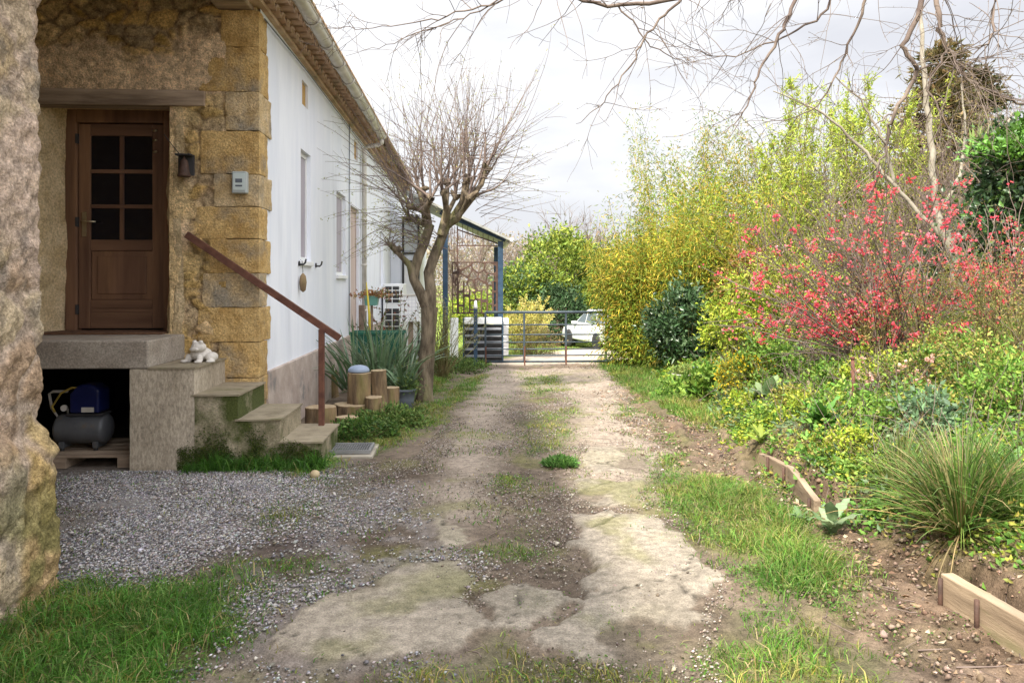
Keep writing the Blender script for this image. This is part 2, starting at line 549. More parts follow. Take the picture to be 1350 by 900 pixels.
GRAV2_W = np.array(GP([(300, 740), (420, 640), (520, 625), (540, 690), (560, 705), (570, 735), (600, 742), (480, 774), (330, 850), (330, 900), (520, 900), (540, 880), (400, 890), (250, 850)]))
MUD_W = np.array(GP([(330, 712), (400, 700), (440, 712), (400, 735), (340, 735)]))
PATH_W = np.array(GP([(640, 487), (800, 481), (835, 472), (836, 458), (780, 457), (700, 468), (640, 476)]))
DRIVE_W = np.array(GP([(640, 487), (598, 545), (545, 606), (440, 616), (300, 622), (40, 624), (40, 790), (220, 775), (300, 812), (320, 900), (330, 1000), (960, 1000), (945, 850), (962, 772), (880, 650), (890, 600), (858, 545), (795, 482)]))
SOIL_X = 1.6

xs = np.concatenate([-np.geomspace(400, 4.6, 40), np.arange(-4.5, 4.6, .026), np.geomspace(4.65, 9, 50), np.geomspace(9.3, 400, 34)])
ys = np.concatenate([-np.geomspace(60, 1.2, 14), np.arange(-1, 2.1, .2), np.arange(2.2, 8.6, .026), np.arange(8.65, 16, .075), np.geomspace(16.2, 60, 70), np.geomspace(63, 700, 18)])
GX, GY = np.meshgrid(xs, ys, indexing='ij')
X, Y = GX.ravel(), GY.ravel()
wx = X + (fbm(X * 3, Y * 3, None, 4, 1) - .5) * .32; wy = Y + (fbm(X * 3, Y * 3, None, 4, 2) - .5) * .32
n1 = fbm(X * 2.2, Y * 2.2, None, 5, 3); n2 = fbm(X * 9, Y * 9, None, 4, 4); n3 = fbm(X * 30, Y * 30, None, 3, 6)


def soft(poly, w):
    return 1 - sst(-w, w, poly_sdf(wx, wy, poly))


Z = hz(X, Y)
near = (Y > 2) & (Y < 16) & (abs(X) < 5)
cdirt = lerpc((.085, .064, .048), (.185, .145, .11), sst(.3, .7, n1 * .55 + n2 * .45))
c = cdirt.copy()
# rough soil of the bed side
ms = sst(1.2, 2.2, X + (n1 - .5) * .8) * (1 - sst(15, 18, Y))
c = lerpc(c, 1, 0) * (1 - ms[:, None]) + lerpc((.065, .043, .028), (.16, .11, .075), sst(.3, .7, n2)) * ms[:, None]
# compacted wheel tracks
mt = np.zeros_like(X)
for p in TRACK_W: mt = np.maximum(mt, soft(p, .22))
mt *= (.75 + .25 * sst(.3, .55, n1))
c = c * (1 - mt[:, None]) + lerpc((.235, .195, .155), (.345, .285, .23), n2) * mt[:, None]
# gravel
mg = np.maximum(soft(GRAV_W, .45), .75 * soft(GRAV2_W, .3) * sst(.32, .55, n1 + (n2 - .5) * .4))
c = c * (1 - mg[:, None]) + lerpc((.15, .14, .135), (.28, .26, .255), n3) * mg[:, None]
mm = soft(MUD_W, .2)
c = c * (1 - mm[:, None] * .8) + np.array((.07, .05, .045)) * mm[:, None] * .8
# old concrete
mc = np.zeros_like(X)
for p in CONC_W:
    mc = np.maximum(mc, 1 - sst(-.006, .014, poly_sdf(wx, wy, p) + (n2 - .5) * .16 + (n3 - .5) * .03))
worn = sst(.60, .66, fbm(X * 1.3, Y * 1.3, None, 5, 41))
mc *= 1 - .65 * worn
cc = lerpc((.195, .17, .135), (.305, .265, .213), sst(.3, .7, n1 * .45 + n2 * .25 + n3 * .3))
alg = sst(.52, .72, fbm(X * 1.6 + 4, Y * 1.6, None, 6, 43)) * .3
cc = cc * (1 - alg[:, None]) + np.array((.27, .24, .15)) * alg[:, None]
F1, F2, _ = worley(wx * .9 + .3, wy * .9, 12)
crack = (1 - sst(.006, .022, F2 - F1)) * sst(.36, .5, fbm(X * .7, Y * .7, None, 3, 8))
cc = cc * (1 - .65 * crack[:, None])
rim = (np.exp(-((mc - .35) / .3) ** 2) * near)[:, None] * .5
c = c * (1 - mc[:, None]) + cc * mc[:, None]
c = c * (1 - rim) + np.array((.09, .072, .05)) * rim
Z = np.where(near, hz0(X, Y) + (Z - hz0(X, Y)) * (1 - .75 * mc), Z)
Z += mc * .015 - mc * crack * .006 + mg * .006 + (n2 - .5) * .07 * ms * (1 - mc) * near + (n3 - .5) * .03 * ms * (1 - mc) * near + (n2 - .5) * .018 * (1 - mc) * near
# wheel rut in the mud on the right
rut = np.array(GP([(880, 535), (915, 560), (940, 590), (948, 612), (935, 640)]))
rd = np.full_like(X, 9.)
for (ax, ay), (bx_, by_) in zip(rut, rut[1:]):
    ex, ey = bx_ - ax, by_ - ay
    t = np.clip(((X - ax) * ex + (Y - ay) * ey) / (ex * ex + ey * ey), 0, 1)
    rd = np.minimum(rd, np.hypot(X - ax - t * ex, Y - ay - t * ey))
Z += -.045 * np.exp(-(rd / .09) ** 2) + .03 * np.exp(-((rd - .2) / .06) ** 2)
mr_ = np.exp(-(rd / .22) ** 2)[:, None]
c = c * (1 - mr_ * .6) + np.array((.17, .125, .10)) * mr_ * .6
# grass soil
mgz = np.zeros_like(X)
for p, d, h, tn in GRASS_W:
    mgz = np.maximum(mgz, soft(p, .10) * min(1, d * 1.1))
far = sst(15.2, 15.8, Y) * (1 - soft(PATH_W, .35))
c = c * (1 - .75 * mgz[:, None]) + np.array((.07, .085, .028)) * .75 * mgz[:, None]
c = c * (1 - far[:, None]) + lerpc((.13, .20, .035), (.24, .27, .06), n1) * far[:, None]
pathm = (soft(PATH_W, .3) * sst(14.5, 16, Y))[:, None]
c = c * (1 - pathm) + np.array((.42, .35, .28)) * pathm
bankm = (sst(.0, .25, X - bed_x(Y)) * (1 - sst(14, 17, Y)))[:, None]
c = c * (1 - bankm) + lerpc((.09, .065, .04), (.16, .14, .06), n1) * bankm
# moss tint at random on the drive
moss = (sst(.56, .72, fbm(X * 2.4 + 9, Y * 2.4, None, 5, 61)) * .5 * (Y > 2) * (1 - mg) * (1 - ms * .5) * (Y < 16))[:, None]
c = c * (1 - moss) + np.array((.15, .15, .05)) * moss
# house interior stays flat
inside = X < -2.0
Z = np.where(inside & (Y < 25), hz0(X, Y) - .03 * (Y < 3.5), Z)

V = np.stack([X, Y, Z], 1)
nx, ny = len(xs), len(ys)
i = (np.arange(nx - 1)[:, None] * ny + np.arange(ny - 1)[None]).ravel()
Fq = np.stack([i, i + ny, i + ny + 1, i + 1], 1)
fcx = (X[Fq].mean(1)); fcy = Y[Fq].mean(1)
fdrive = poly_sdf(fcx, fcy, DRIVE_W) < 0
M['ground'] = mat('earth_and_concrete', (0, 0, 0), attr=True, scale=22, rough=.95, spec=.15, bump=.8, bscale=90, var=.26, bdist=.012, speck=120)


def sub(name, mask):
    f = Fq[mask]
    u, inv = np.unique(f, return_inverse=True)
    o = link(name, npmesh(name, V[u], inv.reshape(-1, 4), c[u], smooth=True), M['ground'])
    return tag(o, kind='structure')


tag(sub('ground', ~fdrive), 'brown earth and meadow ground around the drive', 'ground')
tag(sub('driveway', fdrive), 'worn driveway of gravel, dirt and broken concrete leading to the gate', 'driveway')


# ------------------------------------------------------------------ loose stones
def scatter(poly, n, g=rng):
    p = np.asarray(poly); lo, hi = p.min(0), p.max(0)
    out = []
    tot = 0
    while tot < n:
        q = g.uniform(lo, hi, (n * 2, 2))
        q = q[poly_sdf(q[:, 0], q[:, 1], p) < 0]
        out.append(q); tot += len(q)
        if len(q) == 0: break
    return np.concatenate(out)[:n]


def stones(xy, s, col, g=rng):
    n = len(xy)
    oct_v = np.array([(1, 0, 0), (-1, 0, 0), (0, 1, 0), (0, -1, 0), (0, 0, 1), (0, 0, -1)], float)
    oct_f = np.array([(0, 2, 4), (2, 1, 4), (1, 3, 4), (3, 0, 4), (2, 0, 5), (1, 2, 5), (3, 1, 5), (0, 3, 5)])
    cen = np.stack([xy[:, 0], xy[:, 1], hz(xy[:, 0], xy[:, 1]) + .012], 1)
    a = g.uniform(0, 2 * PI, n)
    sc = s[:, None] * g.uniform(.6, 1.3, (n, 3)) * np.array([1, 1, .62])
    v = oct_v[None] * sc[:, None] * g.uniform(.75, 1.25, (n, 6, 1))
    x = v[..., 0] * np.cos(a)[:, None] - v[..., 1] * np.sin(a)[:, None]; y = v[..., 0] * np.sin(a)[:, None] + v[..., 1] * np.cos(a)[:, None]
    v = np.stack([x, y, v[..., 2] + x * .25], -1) + cen[:, None]
    f = oct_f[None] + (np.arange(n) * 6)[:, None, None]
    return v.reshape(-1, 3), f.reshape(-1, 3), np.repeat(col, 6, 0)


def fade_scatter(poly, n, w, sd_, g=rng):
    lo, hi = poly.min(0) - .5, poly.max(0) + .5
    q = g.uniform(lo, hi, (n, 2))
    s_ = poly_sdf(q[:, 0], q[:, 1], poly) + (fbm(q[:, 0] * 2.3, q[:, 1] * 2.3, None, 5, sd_) - .5) * 1.1
    return q[(g.random(n) < np.clip(.5 - s_ / w, 0, 1)) & (q[:, 1] < 6.14)]


gp = fade_scatter(GRAV_W, 110000, .5, 19)
keep = fbm(gp[:, 0] * 2.5, gp[:, 1] * 2.5, None, 4, 77) + rng.normal(0, .07, len(gp)) > .37
gp = gp[keep]
gp2 = fade_scatter(GRAV2_W, 42000, .6, 20)
k2 = fbm(gp2[:, 0] * 2.2, gp2[:, 1] * 2.2, None, 5, 3) + rng.normal(0, .12, len(gp2)) > .54
gp2 = gp2[k2]
gp3 = scatter(DRIVE_W, 150000)
gp3 = gp3[fbm(gp3[:, 0] * 1.9, gp3[:, 1] * 1.6, None, 5, 66) + rng.normal(0, .12, len(gp3)) > .53]
for p in TRACK_W: gp3 = gp3[(poly_sdf(gp3[:, 0], gp3[:, 1], p) > -.08) | (rng.random(len(gp3)) < .25)]
allp = np.concatenate([gp, gp2, gp3])
onc = np.zeros(len(allp), bool)
for p in CONC_W: onc |= poly_sdf(allp[:, 0], allp[:, 1], p) < 0
isg = np.arange(len(allp)) < len(gp) + len(gp2)
kk = ~onc | (rng.random(len(allp)) < .30 * sst(.5, .66, fbm(allp[:, 0] * 2.1, allp[:, 1] * 2.1, None, 4, 97)) + .015)
nbig = int((isg & kk).sum())
allp = allp[kk]
gcol = np.where((np.arange(len(allp)) < nbig)[:, None], pick([(.27, .26, .27), (.19, .185, .20), (.35, .33, .325), (.12, .115, .12), (.25, .215, .18), (.44, .42, .41)], len(allp)), pick([(.20, .16, .125), (.30, .25, .20), (.10, .08, .06), (.42, .38, .33), (.24, .215, .20), (.13, .10, .08)], len(allp)))
v, f, cc_ = stones(allp, np.where(np.arange(len(allp)) < nbig, rng.gamma(4, .0011, len(allp)) + .0028, rng.gamma(2.2, .0012, len(allp)) + .0022), gcol)
M['gravel'] = mat('gravel_stone', (0, 0, 0), attr=True, scale=60, rough=.9, spec=.2, var=.2)
tag(link('gravel', npmesh('gravel', v, f, cc_), M['gravel']), 'loose grey gravel on the yard and drive', 'gravel', kind='stuff')

# clods and dead leaves on the soil beside the bed
sp = rng.uniform((1.25, 2.4), (2.6, 8.5), (8000, 2))
sp = sp[(sp[:, 0] > 1.45 + .35 * vn(sp[:, 0] * 2, sp[:, 1] * 2)) & (sp[:, 0] < bed_x(sp[:, 1]) + .3)]
v, f, cc_ = stones(sp, rng.gamma(2.0, .0026, len(sp)) + .003, pick([(.13, .09, .06), (.19, .135, .095), (.15, .11, .08), (.24, .18, .14)], len(sp)))
lp = rng.uniform((1.2, 2.4), (6.5, 11), (6500, 2))
lp = lp[lp[:, 0] > 1.5 + .4 * vn(lp[:, 0] * 3, lp[:, 1] * 3)]
lc = np.stack([lp[:, 0], lp[:, 1], hz(lp[:, 0], lp[:, 1]) + .02], 1)
ld = rng.normal(size=(len(lp), 3)); ld[:, 2] *= .35
lv, lf, lcol = leaf_np(lc, ld, rng.uniform(.018, .05, len(lp)), rng.uniform(.01, .025, len(lp)), pick([(.24, .16, .10), (.32, .23, .15), (.20, .13, .08), (.42, .34, .24)], len(lp)))
v, f, cc_ = merge([(v, f, cc_), (lv, lf, lcol)])
tag(link('leaf_litter', npmesh('leaf_litter', v, f, cc_), M['gravel']), 'dry brown leaf litter and clods on the bare soil', 'leaf litter', kind='stuff')

# fallen twigs
fx = rng.uniform((1.1, 2.5), (2.7, 9), (240, 2)); fx = np.concatenate([fx, rng.uniform((-1.6, 2.6), (1.2, 7), (26, 2))])
ft = []
for x_, y_ in fx:
    if x_ > bed_x(y_) + .3: continue
    a_ = rng.uniform(0, PI); l_ = rng.gamma(2, .045) + .03
    pp = np.array([(x_ + math.cos(a_) * l_ * f_ + rng.normal(0, .006), y_ + math.sin(a_) * l_ * f_ + rng.normal(0, .006), 0) for f_ in (-.5, -.2, .15, .5)])
    pp[:, 2] = hz(pp[:, 0], pp[:, 1]) + .018
    ft.append((pp, np.array([.003, .0026, .002, .0012]) * rng.uniform(.5, 1.3)))
v, f = tubes_np(ft, 4)
tag(link('fallen_twigs', npmesh('fallen_twigs', v, f, None, True), M['twig']), 'short dry twigs fallen on the drive and the soil', 'twigs', kind='stuff')

# ------------------------------------------------------------------ grass
TONE = {0: [(.065, .19, .022), (.10, .24, .035), (.055, .14, .02), (.14, .25, .055)],
        1: [(.10, .22, .028), (.14, .27, .04), (.08, .17, .025), (.20, .27, .06)],
        2: [(.16, .20, .035), (.22, .24, .05), (.12, .17, .03), (.28, .26, .08)]}
gl = []
for p, d, h, tn in GRASS_W:
    lo, hi = p.min(0) - .25, p.max(0) + .25
    area = (hi - lo).prod()
    dist = max(2.2, p[:, 1].min())
    n = int(min(area * 7500 * d * min(1, 3.6 / dist) ** 1.1, 60000))
    q = rng.uniform(lo, hi, (n, 2))
    w1 = (fbm(q[:, 0] * 3, q[:, 1] * 3, None, 4, 1) - .5) * .5; w2 = (fbm(q[:, 0] * 3, q[:, 1] * 3, None, 4, 2) - .5) * .5
    sd = poly_sdf(q[:, 0] + w1, q[:, 1] + w2, p)
    dens = fbm(q[:, 0] * 4.5, q[:, 1] * 4.5, None, 4, 21)
    keep = (rng.random(n) < np.clip(.5 - sd / .14, 0, 1) + .14 * np.exp(-(sd / .2) ** 2)) & (dens + (rng.random(n) - .5) * .2 > (.30 if d > .8 else .48 - .12 * d)) & (q[:, 1] > 2.2)
    q = q[keep]; n = len(q)
    if not n: continue
    big = .3 + 1.5 * fbm(q[:, 0] * 4.1, q[:, 1] * 4.1, None, 3, 23)
    edge = np.clip(-poly_sdf(q[:, 0], q[:, 1], p) / .15 + .5, .4, 1)
    hh = h * big * edge * rng.uniform(.5, 1.35, n)
    b = np.stack([q[:, 0], q[:, 1], hz(q[:, 0], q[:, 1]) - .005], 1)
    ww = rng.uniform(.003, .0065, n) * max(1, dist / 4.5)
    mixn = fbm(q[:, 0] * 2.6, q[:, 1] * 2.6, None, 4, 37) + rng.normal(0, .10, n)
    col = pick(TONE[tn], n, jit=.18)
    alt = mixn > .56
    col[alt] = pick(TONE[2 if tn != 2 else 1], alt.sum(), jit=.2)
    dry = rng.random(n) < .09
    col[dry] = pick([(.36, .30, .14)], dry.sum())
    fl = (fbm(q[:, 0] * 1.5, q[:, 1] * 1.5, None, 3, 29) - .5)
    col = np.clip(col * (1 + fl[:, None] * np.array([.9, .5, .5])), .01, .6)
    gl.append(blades_np(b, hh, ww, rng.normal(0, .75, (n, 2)) * hh[:, None], col))
for p, d, h, tn in GRASS_W:      # clover and small weeds between the blades
    lo, hi = p.min(0) - .2, p.max(0) + .2
    n = int(min((hi - lo).prod() * 2200 * (d + .1), 9000))
    q = rng.uniform(lo, hi, (n, 2))
    q = q[(poly_sdf(q[:, 0], q[:, 1], p) < .1) & (fbm(q[:, 0] * 3.5, q[:, 1] * 3.5, None, 4, 53) > .47) & (q[:, 1] > 2.2)]
    n = len(q)
    if n:
        b = np.stack([q[:, 0], q[:, 1], hz(q[:, 0], q[:, 1]) + h * rng.uniform(.05, .4, n)], 1)
        gl.append(leaf_np(b, rng.normal(0, 1, (n, 3)) * [1, 1, .3], (.5 + 5 * h) * rng.uniform(.009, .02, n), (.5 + 5 * h) * rng.uniform(.007, .014, n), pick([(.08, .19, .03), (.12, .24, .05), (.2, .26, .07)], n)))
# meadow beyond the gate
q = rng.uniform((-4, 15.6), (7, 40), (30000, 2))
q = q[poly_sdf(q[:, 0], q[:, 1], PATH_W) > .2]
n = len(q)
b = np.stack([q[:, 0], q[:, 1], hz(q[:, 0], q[:, 1])], 1)
gl.append(blades_np(b, rng.uniform(.04, .10, n), np.full(n, .02), rng.normal(0, .04, (n, 2)), pick(TONE[1] + TONE[2], n)))
# creeping weeds thinly over the drive
q = scatter(DRIVE_W, 16000)
k = fbm(q[:, 0] * 3.2, q[:, 1] * 2.4, None, 5, 88) > .60
q = q[k]; n = len(q)
b = np.stack([q[:, 0], q[:, 1], hz(q[:, 0], q[:, 1])], 1)
gl.append(blades_np(b, rng.uniform(.015, .04, n), rng.uniform(.004, .009, n), rng.normal(0, .018, (n, 2)), pick(TONE[2] + TONE[0], n)))
v, f, cc_ = merge(gl)

tag(link('lawn_grass', npmesh('lawn_grass', v, f, cc_), M['grass']), 'tufts of fresh green grass along the drive', 'grass', kind='stuff')

# round weed tuft in the middle of the drive
tp = gpt(738, 612)
t = thing('weed_tuft', tp, 'round green weed tuft growing alone in the middle of the drive', 'weed')
n = 650
a = rng.uniform(0, 2 * PI, n); rr = np.sqrt(rng.random(n)) * .13
bb = np.stack([tp.x + np.cos(a) * rr, tp.y + np.sin(a) * rr, np.full(n, tp.z) + rng.uniform(.0, .07, n) * (1 - rr / .16)], 1)
dd = np.stack([np.cos(a) * rr * 6, np.sin(a) * rr * 6, rng.uniform(.3, 1, n)], 1) + rng.normal(0, .3, (n, 3))
v, f, cc_ = leaf_np(bb, dd, rng.uniform(.03, .06, n), rng.uniform(.012, .024, n), pick([(.09, .20, .04), (.14, .26, .07), (.06, .14, .03)], n))
link('leaves', npmesh('leaves', v, f, cc_), M['leaf'], t)
# ------------------------------------------------------------------ farmhouse
WX = -1.9      # face of the white wall
DY = 7.0       # face of the door wall
M['stone'] = mat('rubble_stone', (0, 0, 0), attr=True, scale=20, rough=.95, spec=.12, bump=1., bscale=55, var=.4, bdist=.022, speck=75)
M['quoin'] = mat('ochre_sandstone', (.42, .26, .09), (.62, .43, .19), scale=7, rough=.95, bump=1., bscale=48, c3=(.27, .225, .165), s3=2.6, speck=60, bdist=.02, lo3=.5, hi3=.68)
M['quoin_pale'] = mat('pale_sandstone', (.44, .31, .15), (.62, .47, .28), scale=7, rough=.95, bump=1., bscale=48, c3=(.30, .26, .20), s3=3, speck=60, bdist=.02, lo3=.45, hi3=.62)
M['plaster'] = mat('ochre_plaster', (.50, .37, .20), (.68, .54, .34), scale=6, rough=.95, bump=.9, bscale=36, c3=(.34, .26, .14), s3=3.5, bdist=.02, speck=50)

house = thing('farmhouse', (WX, DY, 0), 'long stone and white rendered farmhouse with wooden door, roof gutter and corner stones', 'house')


def rubble(u, v, seed, sx=2.6, sy=4.6, mortar=(.36, .27, .18), pal=None, pl=None, plc=(.45, .34, .24), depth=1.):
    """height and colour of a lime pointed rubble wall; pl = plaster mask"""
    wu = u + (fbm(u * 3, v * 3, None, 4, seed) - .5) * .28; wv = v + (fbm(u * 3, v * 3, None, 4, seed + 5) - .5) * .22
    f1, f2, cid = worley(wu * sx, wv * sy, seed)
    e = sst(.03, .22, f2 - f1)
    n = fbm(u * 8, v * 8, None, 5, seed + 9); nb = fbm(u * 2, v * 2, None, 3, seed + 3)
    pal = np.asarray(pal or [(.34, .23, .09), (.42, .30, .14), (.30, .24, .17), (.44, .33, .22), (.36, .25, .12)])
    sc = pal[(cid * 97 % len(pal)).astype(int)] * (.8 + .4 * n)[:, None]
    mc_ = np.asarray(mortar) * (.8 + .4 * n)[:, None]
    colr = mc_ * (1 - e[:, None]) + sc * e[:, None]
    h = e * (.02 + .045 * cid) * depth + (n - .5) * .026 + (nb - .5) * .03
    if pl is not None:
        pc = np.asarray(plc) * (.78 + .44 * fbm(u * 5, v * 5, None, 5, seed + 20))[:, None]
        colr = colr * (1 - pl[:, None]) + pc * pl[:, None]
        h = h * (1 - pl) + pl * (.035 + (fbm(u * 5, v * 5, None, 5, seed + 30) - .5) * .06)
    return h, colr


# --- wall with the door
res = .02
us = np.arange(-5.6, -2.16, res); vs = np.arange(-.1, 4.3, res)
U, Vv = [a.ravel() for a in np.meshgrid(us, vs, indexing='ij')]
nz = (fbm(U * 3, Vv * 3, None, 4, 50) - .5)
pl = np.maximum(1 - sst(3.52, 3.64, Vv + nz * .5 + (U + 3.2) * .1), 0)
pl = np.maximum(pl, sst(-2.75, -2.55, U + nz * .3) * sst(3.1, 3.3, Vv) * (1 - sst(3.62, 3.82, Vv)))
right = sst(-2.56, -2.46, U + nz * .25)
pl = pl * (1 - right * (1 - sst(3.0, 3.3, Vv)) * .9)
low = (1 - sst(1.3, 2.0, Vv + nz)) * sst(-2.62, -2.5, U + nz * .3)
h, colr = rubble(U, Vv, 3, 4.6, 8.0, depth=.75, mortar=(.36, .26, .155), pl=pl, plc=(.70, .52, .34),
                 pal=[(.46, .30, .10), (.56, .375, .15), (.40, .30, .18), (.60, .43, .23)])
ylw = sst(.45, .65, fbm(U * 1.8, Vv * 1.8, None, 4, 71))[:, None] * .5 * (Vv < 3.2)[:, None]
colr = colr * (1 - ylw) + np.array((.56, .41, .16)) * ylw
hole = (U > -3.97) & (U < -2.675) & (Vv > 1.03) & (Vv < 3.09)
vert = np.stack([U, DY - h, Vv], 1)
n_u, n_v = len(us), len(vs)
i = (np.arange(n_u - 1)[:, None] * n_v + np.arange(n_v - 1)[None]).ravel()
F = np.stack([i, i + n_v, i + n_v + 1, i + 1], 1)
hole |= (U > -4.22) & (U < -2.66) & (Vv < .80)
F = F[hole[F].sum(1) < 4]
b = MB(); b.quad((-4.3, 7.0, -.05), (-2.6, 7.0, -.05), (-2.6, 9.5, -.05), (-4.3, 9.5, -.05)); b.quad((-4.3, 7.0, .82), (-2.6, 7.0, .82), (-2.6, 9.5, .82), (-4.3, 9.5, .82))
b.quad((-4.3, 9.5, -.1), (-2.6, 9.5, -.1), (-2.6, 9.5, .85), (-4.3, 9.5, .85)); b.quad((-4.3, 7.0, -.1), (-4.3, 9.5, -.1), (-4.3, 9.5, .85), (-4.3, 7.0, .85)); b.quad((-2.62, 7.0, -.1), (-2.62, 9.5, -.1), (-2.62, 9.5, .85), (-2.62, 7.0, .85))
b.build('dark_cavity', mat('shade_dark_stone', (.02, .018, .017), (.035, .03, .028), rough=1), house)  # added cavity under the landing, its near-black colour standing for deep shade
link('door_wall', npmesh('door_wall', vert, F, colr, True), M['stone'], house)

# splayed and rounded plaster reveal
b = MB()
def reveal(profile, z0, z1, nzs=90):
    pf = np.array(profile); tt = np.linspace(0, len(pf) - 1, 40); profile = list(zip(np.interp(tt, np.arange(len(pf)), pf[:, 0]), np.interp(tt, np.arange(len(pf)), pf[:, 1])))
    rings = []
    for k in range(nzs + 1):
        z = z0 + (z1 - z0) * k / nzs
        rings.append([b.bm.verts.new((x + .012 * math.sin(z * 5 + x * 7), y, z)) for x, y in profile])
    for a, c in zip(rings, rings[1:]):
        for j in range(len(profile) - 1):
            b.bm.faces.new((a[j], a[j + 1], c[j + 1], c[j])).smooth = True
reveal([(-4.10, 6.955), (-4.0, 6.96), (-3.93, 6.985), (-3.87, 7.04), (-3.83, 7.12), (-3.80, 7.22), (-3.77, 7.32), (-3.76, 7.5)], 1.0, 3.12)
reveal([(-2.56, 6.955), (-2.64, 6.965), (-2.70, 7.01), (-2.735, 7.08), (-2.76, 7.2), (-2.775, 7.5)], 1.0, 3.12)
b.quad((-4.0, 6.99, 3.1), (-2.6, 6.99, 3.1), (-2.6, 7.5, 3.13), (-4.0, 7.5, 3.13))
b.build('door_reveal', M['plaster'], house, rough=.014, rs=9, smooth=True)

# lintel beam over the door
pts, F = rblock((1.62, .17, .145), .015, 10, .012, 5, 4)
lb = link('lintel', npmesh('lintel', pts + np.array((-3.17, 7.01, 3.145)), F, None, True), M['lintel'], house)
pts, F = rblock((.30, 1.6, .3), .02, 8, .012, 4, 5)
MB().box(-2.26, -1.95, 2.6, 7.25, 3.955, 4.24).build('porch_beam', M['lintel'], house, bevel=.012, rough=.008)
MB().box(-5.6, -2.262, 3.4, 7.2, 4.2, 4.28).build('porch_ceiling', M['oldwood'], house)

# --- door
yd = 7.36
dr = MB().box(-3.66, -2.89, yd, yd + .05, 1.07, 2.98)
door = MB()
x0, x1 = -3.665, -2.885
st = .105
door.box(x0, x0 + st, yd, yd + .045, 1.065, 2.99); door.box(x1 - st, x1, yd, yd + .045, 1.065, 2.99)
dob = door.build('door', M['door'], house, bevel=.004)
b = MB()
for z0, z1 in ((1.065, 1.215), (1.255, 1.335), (1.80, 1.90), (2.88, 2.99)):
    b = MB(); b.box(x0 + st + .002, x1 - st - .002, yd + .001, yd + .044, z0, z1); b.build('door_rail', M['door_h'], dob, bevel=.003)
b = MB(); b.box(x0 + st + .002, x1 - st - .002, yd + .004, yd + .04, 1.217, 1.253); b.build('door_rail', M['door_h'], dob, bevel=.003)
for z in (2.215, 2.545):
    b = MB(); b.box(x0 + st + .002, x1 - st - .002, yd + .003, yd + .042, z - .018, z + .018); b.build('glazing_bar', M['door_h'], dob, bevel=.003)
b = MB()
xm = (x0 + x1) / 2
for z0, z1 in ((1.902, 2.195), (2.235, 2.525), (2.565, 2.878)):
    b = MB(); b.box(xm - .019, xm + .019, yd + .0035, yd + .0415, z0, z1); b.build('glazing_bar', M['door'], dob, bevel=.003)
b = MB(); b.box(x0 + st + .004, x1 - st - .004, yd + .016, yd + .034, 1.337, 1.798)
b.box(x0 + st + .06, x1 - st - .06, yd + .006, yd + .02, 1.39, 1.745)
b.build('door_panel', M['door'], dob, bevel=.005)
for r_, (z0, z1) in enumerate(((1.90, 2.197), (2.233, 2.527), (2.563, 2.88))):
    for xa, xb in ((x0 + st, xm - .019), (xm + .019, x1 - st)):
        MB().box(xa + .002, xb - .002, yd + .018, yd + .026, z0, z1).build('pane', M['glass'], dob)
b = MB()
b.box(x0 + .032, x0 + .072, yd - .008, yd + .001, 1.93, 2.16)
b.tube([(x0 + .052, yd - .004, 2.075), (x0 + .052, yd - .045, 2.075), (x0 + .10, yd - .05, 2.07), (x0 + .175, yd - .045, 2.066)], [.011, .009, .009, .007], 10)
b.tube([(x0 + .052, yd - .006, 1.985), (x0 + .052, yd - .016, 1.985)], .011, 10)
b.build('door_handle', M['brass'], dob)
b = MB()
for z in (2.93, 2.84, 2.73):
    b = MB(); b.tube([(x1 - st * .9, yd - .004, z), (x1 - st * .55, yd - .016, z)], .011, 8)
    b.build('hook', M['brass'], dob)
b = MB()
b.box(-3.775, -3.672, yd - .03, yd + .07, 1.04, 3.13); b.box(-2.878, -2.772, yd - .03, yd + .07, 1.04, 3.13)
b.box(-3.67, -2.88, yd - .035, yd + .069, 3.0, 3.125)
b.build('door_frame', M['door'], house, bevel=.006)
b = MB()
for z in (1.2, 2.02, 2.8): MB().box(-3.68, -3.658, yd - .038, yd - .006, z, z + .09).build('hinge', M['dark'], dob)
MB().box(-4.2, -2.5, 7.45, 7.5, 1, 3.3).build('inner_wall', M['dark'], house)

# --- corner stones
QZ = [3.95, 3.62, 3.215, 2.865, 2.475, 2.18, 1.89, 1.58, 1.275, .96, .64]
wl = [.34, .53, .30, .52, .40, .56, .44, .50, .54, .36, .50]
dp = [.17, .22, .33, .20, .34, .19, .31, .17, .30, .19, .26]
for k in range(11):
    z1, z0 = QZ[k], (QZ[k + 1] if k < 10 else 0.40)
    if z0 > z1 - .1: continue
    w, d = wl[k], dp[k]
    size = (w, d + .1, z1 - z0 - .004)
    cen = np.array((-1.888 - w / 2, 6.962 + (d + .1) / 2, (z0 + z1) / 2))
    pts, F = rblock(size, .007, 22, .017, 13, k, cen)
    link('quoin', npmesh('quoin', pts + cen, F, None, True), M['quoin_pale'] if k in (2, 4, 7) else M['quoin'], house)
pts, F = rblock((.5, .5, .62), .03, 12, .02, 6, 40)
link('quoin', npmesh('quoin', pts + np.array((-2.15, 7.20, .12)), F, None, True), M['quoin'], house)
# fill behind the corner stones
MB().box(-2.6, -1.93, 7.02, 7.5, -.1, 4.2).build('corner_core', M['plaster'], house)

# --- white rendered wall with openings
holes = [(8.73, 9.27, 1.74, 3.02), (11.06, 11.87, 1.60, 2.82), (12.35, 13.3, .64, 2.75), (8.80, 9.12, 3.54, 3.82), (12.75, 13.15, 3.56, 3.88), (16.4, 17.0, 1.4, 2.6)]


